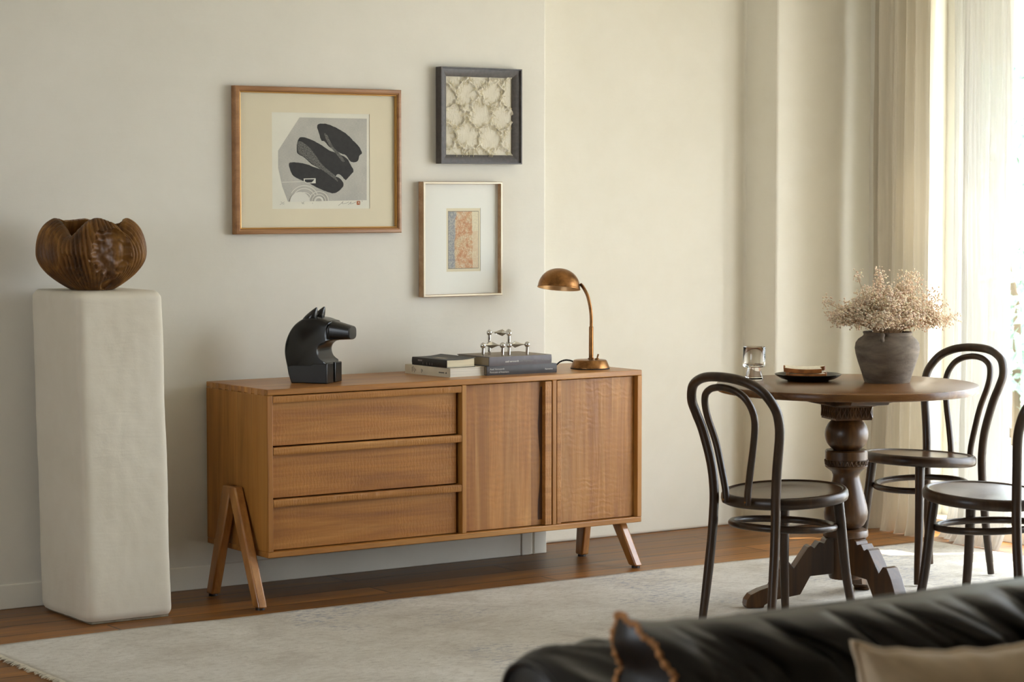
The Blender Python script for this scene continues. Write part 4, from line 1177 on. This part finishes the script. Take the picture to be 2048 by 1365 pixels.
# piping round the end panel
mb = MB(); mb.tube([Vector(backf(.0, j/60))+Vector((-.001, 0, 0)) for j in range(61)], .005, 8); mb.build('piping', M['leather'], sf, smooth=60)
mb = MB(); mb.box(0, SL, -.92, -.2, .14, .27); mb.build('seat_base', M['leather'], sf, bevel=.03, seg=4)
for k in range(3):
    mb = MB(); mb.box(.01+k*.81, .81+k*.81, -.95, -.25, .27, .385); mb.build('seat_cushion', M['leather'], sf, bevel=.05, seg=5)
mb = MB(); mb.box(0, SL, -.2, 0, .14, .22); mb.build('back_rail', M['leather'], sf, bevel=.02)
for x in (.08, SL-.08):
    for y in (-.06, -.86):
        mb = MB(); mb.lathe([(.018, 0), (.026, .14)], 20, (x, y, 0)); mb.build('leg', M['foot_dark'], sf)

# boxed leather cushion with tan whipstitched seams
lc = thing('leather_cushion', 'black leather back cushion with tan stitched edges leaning on the sofa back', 'cushion', (0, 0, 0))
PK = Vector((-1.788, -4.82, .800))
bseam = [(-1.775, -4.805, .43), (-1.778, -4.803, .60), (-1.772, -4.80, .690), (-1.763, -4.80, .716), (-1.780, -4.80, .748), (-1.775, -4.80, .775), (-1.777, -4.81, .793), tuple(PK)]
fseam = [(-1.765, -4.92, .43), (-1.758, -4.92, .60), (-1.752, -4.915, .690), (-1.757, -4.91, .725), (-1.777, -4.89, .764), (-1.785, -4.865, .785), (-1.788, -4.845, .795), tuple(PK)]
bs = smooth_path(bseam, 6); fs_ = smooth_path(fseam, 6); ns = len(bs)
CW = 1.15
def face(seam, yoff, sign):
    def f(u, v):
        i = v*(ns-1); k = min(int(i), ns-2); p = seam[k].lerp(seam[k+1], i-k)
        # right seam mirrors the left one
        topdip = .026*(1-exp(-u/.045))*max(0, (v-.35)/.65)
        x = p.x+CW*u+(0 if u < .5 else 2*(PK.x-p.x)*0)
        bul = sign*.05*(sin(u*pi)**.6)*(sin(min(1, v*.98)*pi)**.6)
        wr = -.022*folds(CW*u, max(0, PK.z-.02-p.z), 14)*min(1, u*14)*(.35 if v > .97 else 1) if sign < 0 else 0
        z = p.z-topdip
        return (x, p.y+(bul-wr)*1.0, z)
    return f
mb = MB(); mb.grid(face(fs_, 0, -1), 420, 70); mb.grid(face(bs, 0, 0), 60, 50)
mb.grid(lambda u, v: tuple(bs[min(int(v*(ns-1)), ns-1)].lerp(fs_[min(int(v*(ns-1)), ns-1)], u)+Vector((-.012*sin(u*pi)*sin(v*pi), 0, 0))), 14, ns)
ff, fbk = face(fs_, 0, -1), face(bs, 0, 0)
mb.grid(lambda u, v: tuple(Vector(ff(u, 1)).lerp(Vector(fbk(u, 1))-Vector((0, 0, .012*min(1, u*8))), v)), 120, 4)
mb.build('leather_case', M['leather'], lc, smooth=60, recalc=False)
for nm, sm_ in (('stitched_seam', bs), ('stitched_seam', fs_)):
    mb = MB(); n = len(sm_)
    dense = smooth_path(sm_, 4)
    pts = [p+Vector((.003*sin(i*.21), -.001, .0025*cos(i*.21))) for i, p in enumerate(dense)]
    mb.tube(pts, [.0042+.0014*sin(i*.9) for i in range(len(pts))], 8); mb.build(nm, M['stitch'], lc, smooth=60)

# beige cushion
bc = thing('beige_cushion', 'plain beige fabric cushion at the front of the sofa', 'cushion', (-1.302, -5.085, .586), rot=(math.radians(-5), math.radians(3.0), 0))
CWD, CHT = .51, .34
def pil(side):
    def f(u, v):
        a = 2*u-1; b = 2*v-1
        x = CWD/2*a*(1-.15*(1-b*b)); z = CHT/2*b*(1-.15*(1-a*a))
        th = .075*((1-a*a)*(1-b*b))**.42
        cr = (abs(a)*abs(b))**3
        w = .006*mn.noise(Vector((a*3.2, b*3.2, 6)))*(1-abs(a)**6)*(1-abs(b)**6)
        w += .006*ridge(mn.noise(Vector((a*4+b*4, (a-b)*1.2, 2))))*min(1, max(0, (abs(a)*abs(b)-.12)*2.4))*(1-cr)
        z += .006*mn.noise(Vector((a*4.5, 8, 0)))*max(0, b)**3
        return (x, side*(th*(.95 if side < 0 else .8)+w*(1 if th > .01 else .2)), z)
    return f
mb = MB(); mb.grid(pil(-1), 70, 70); mb.grid(pil(1), 70, 70)
mb.build('cushion_cover', M['cushion'], bc, smooth=70)
mb = MB()
per = []
for k in range(4):
    for i in range(40):
        s = i/40; u, v = ((s, 0), (1, s), (1-s, 1), (0, 1-s))[k]; per.append(Vector(pil(0)(u, v)))
mb.tube(per, .004, 8, closed=True); mb.build('piping', M['cushion'], bc, smooth=60)

# ------------------------------------------------------------------ light
W = bpy.data.worlds.new('sky'); SC.world = W; W.use_nodes = True
wn_ = W.node_tree.nodes; bg = wn_['Background']
bg.inputs[0].default_value = (.89, .95, 1.06, 1); bg.inputs[1].default_value = 11.5
sun = bpy.data.lights.new('sun', 'SUN'); sun.energy = 12.0; sun.angle = math.radians(.6); sun.color = (1, .93, .82)
so = bpy.data.objects.new('sun', sun); COL.objects.link(so)
so.rotation_euler = Vector((-.75, .38, -2.05)).to_track_quat('-Z', 'Y').to_euler()

# ------------------------------------------------------------------ camera
f, th, ph = 4749.04, .6028, .0626
cd = bpy.data.cameras.new('camera'); cam = bpy.data.objects.new('camera', cd); COL.objects.link(cam)
cam.location = (-3.8963, -7.6097, 1.4244); cam.rotation_euler = (pi/2-ph, 0, -th)
cd.sensor_width = 36; cd.sensor_fit = 'HORIZONTAL'; cd.lens = f/2048*36
cd.clip_start = .05; cd.clip_end = 100
cd.dof.use_dof = True; cd.dof.focus_distance = 8.5; cd.dof.aperture_fstop = 5.6
SC.camera = cam
SC.view_settings.view_transform = 'Standard'; SC.view_settings.look = 'None'
SC.view_settings.gamma = 1; SC.view_settings.exposure = 0.0; SC.view_settings.use_curve_mapping = False
SC.cycles.max_bounces = 12; SC.cycles.transparent_max_bounces = 10
SC.cycles.diffuse_bounces = 4; SC.cycles.glossy_bounces = 3; SC.cycles.transmission_bounces = 12
SC.cycles.caustics_reflective = False; SC.cycles.caustics_refractive = False
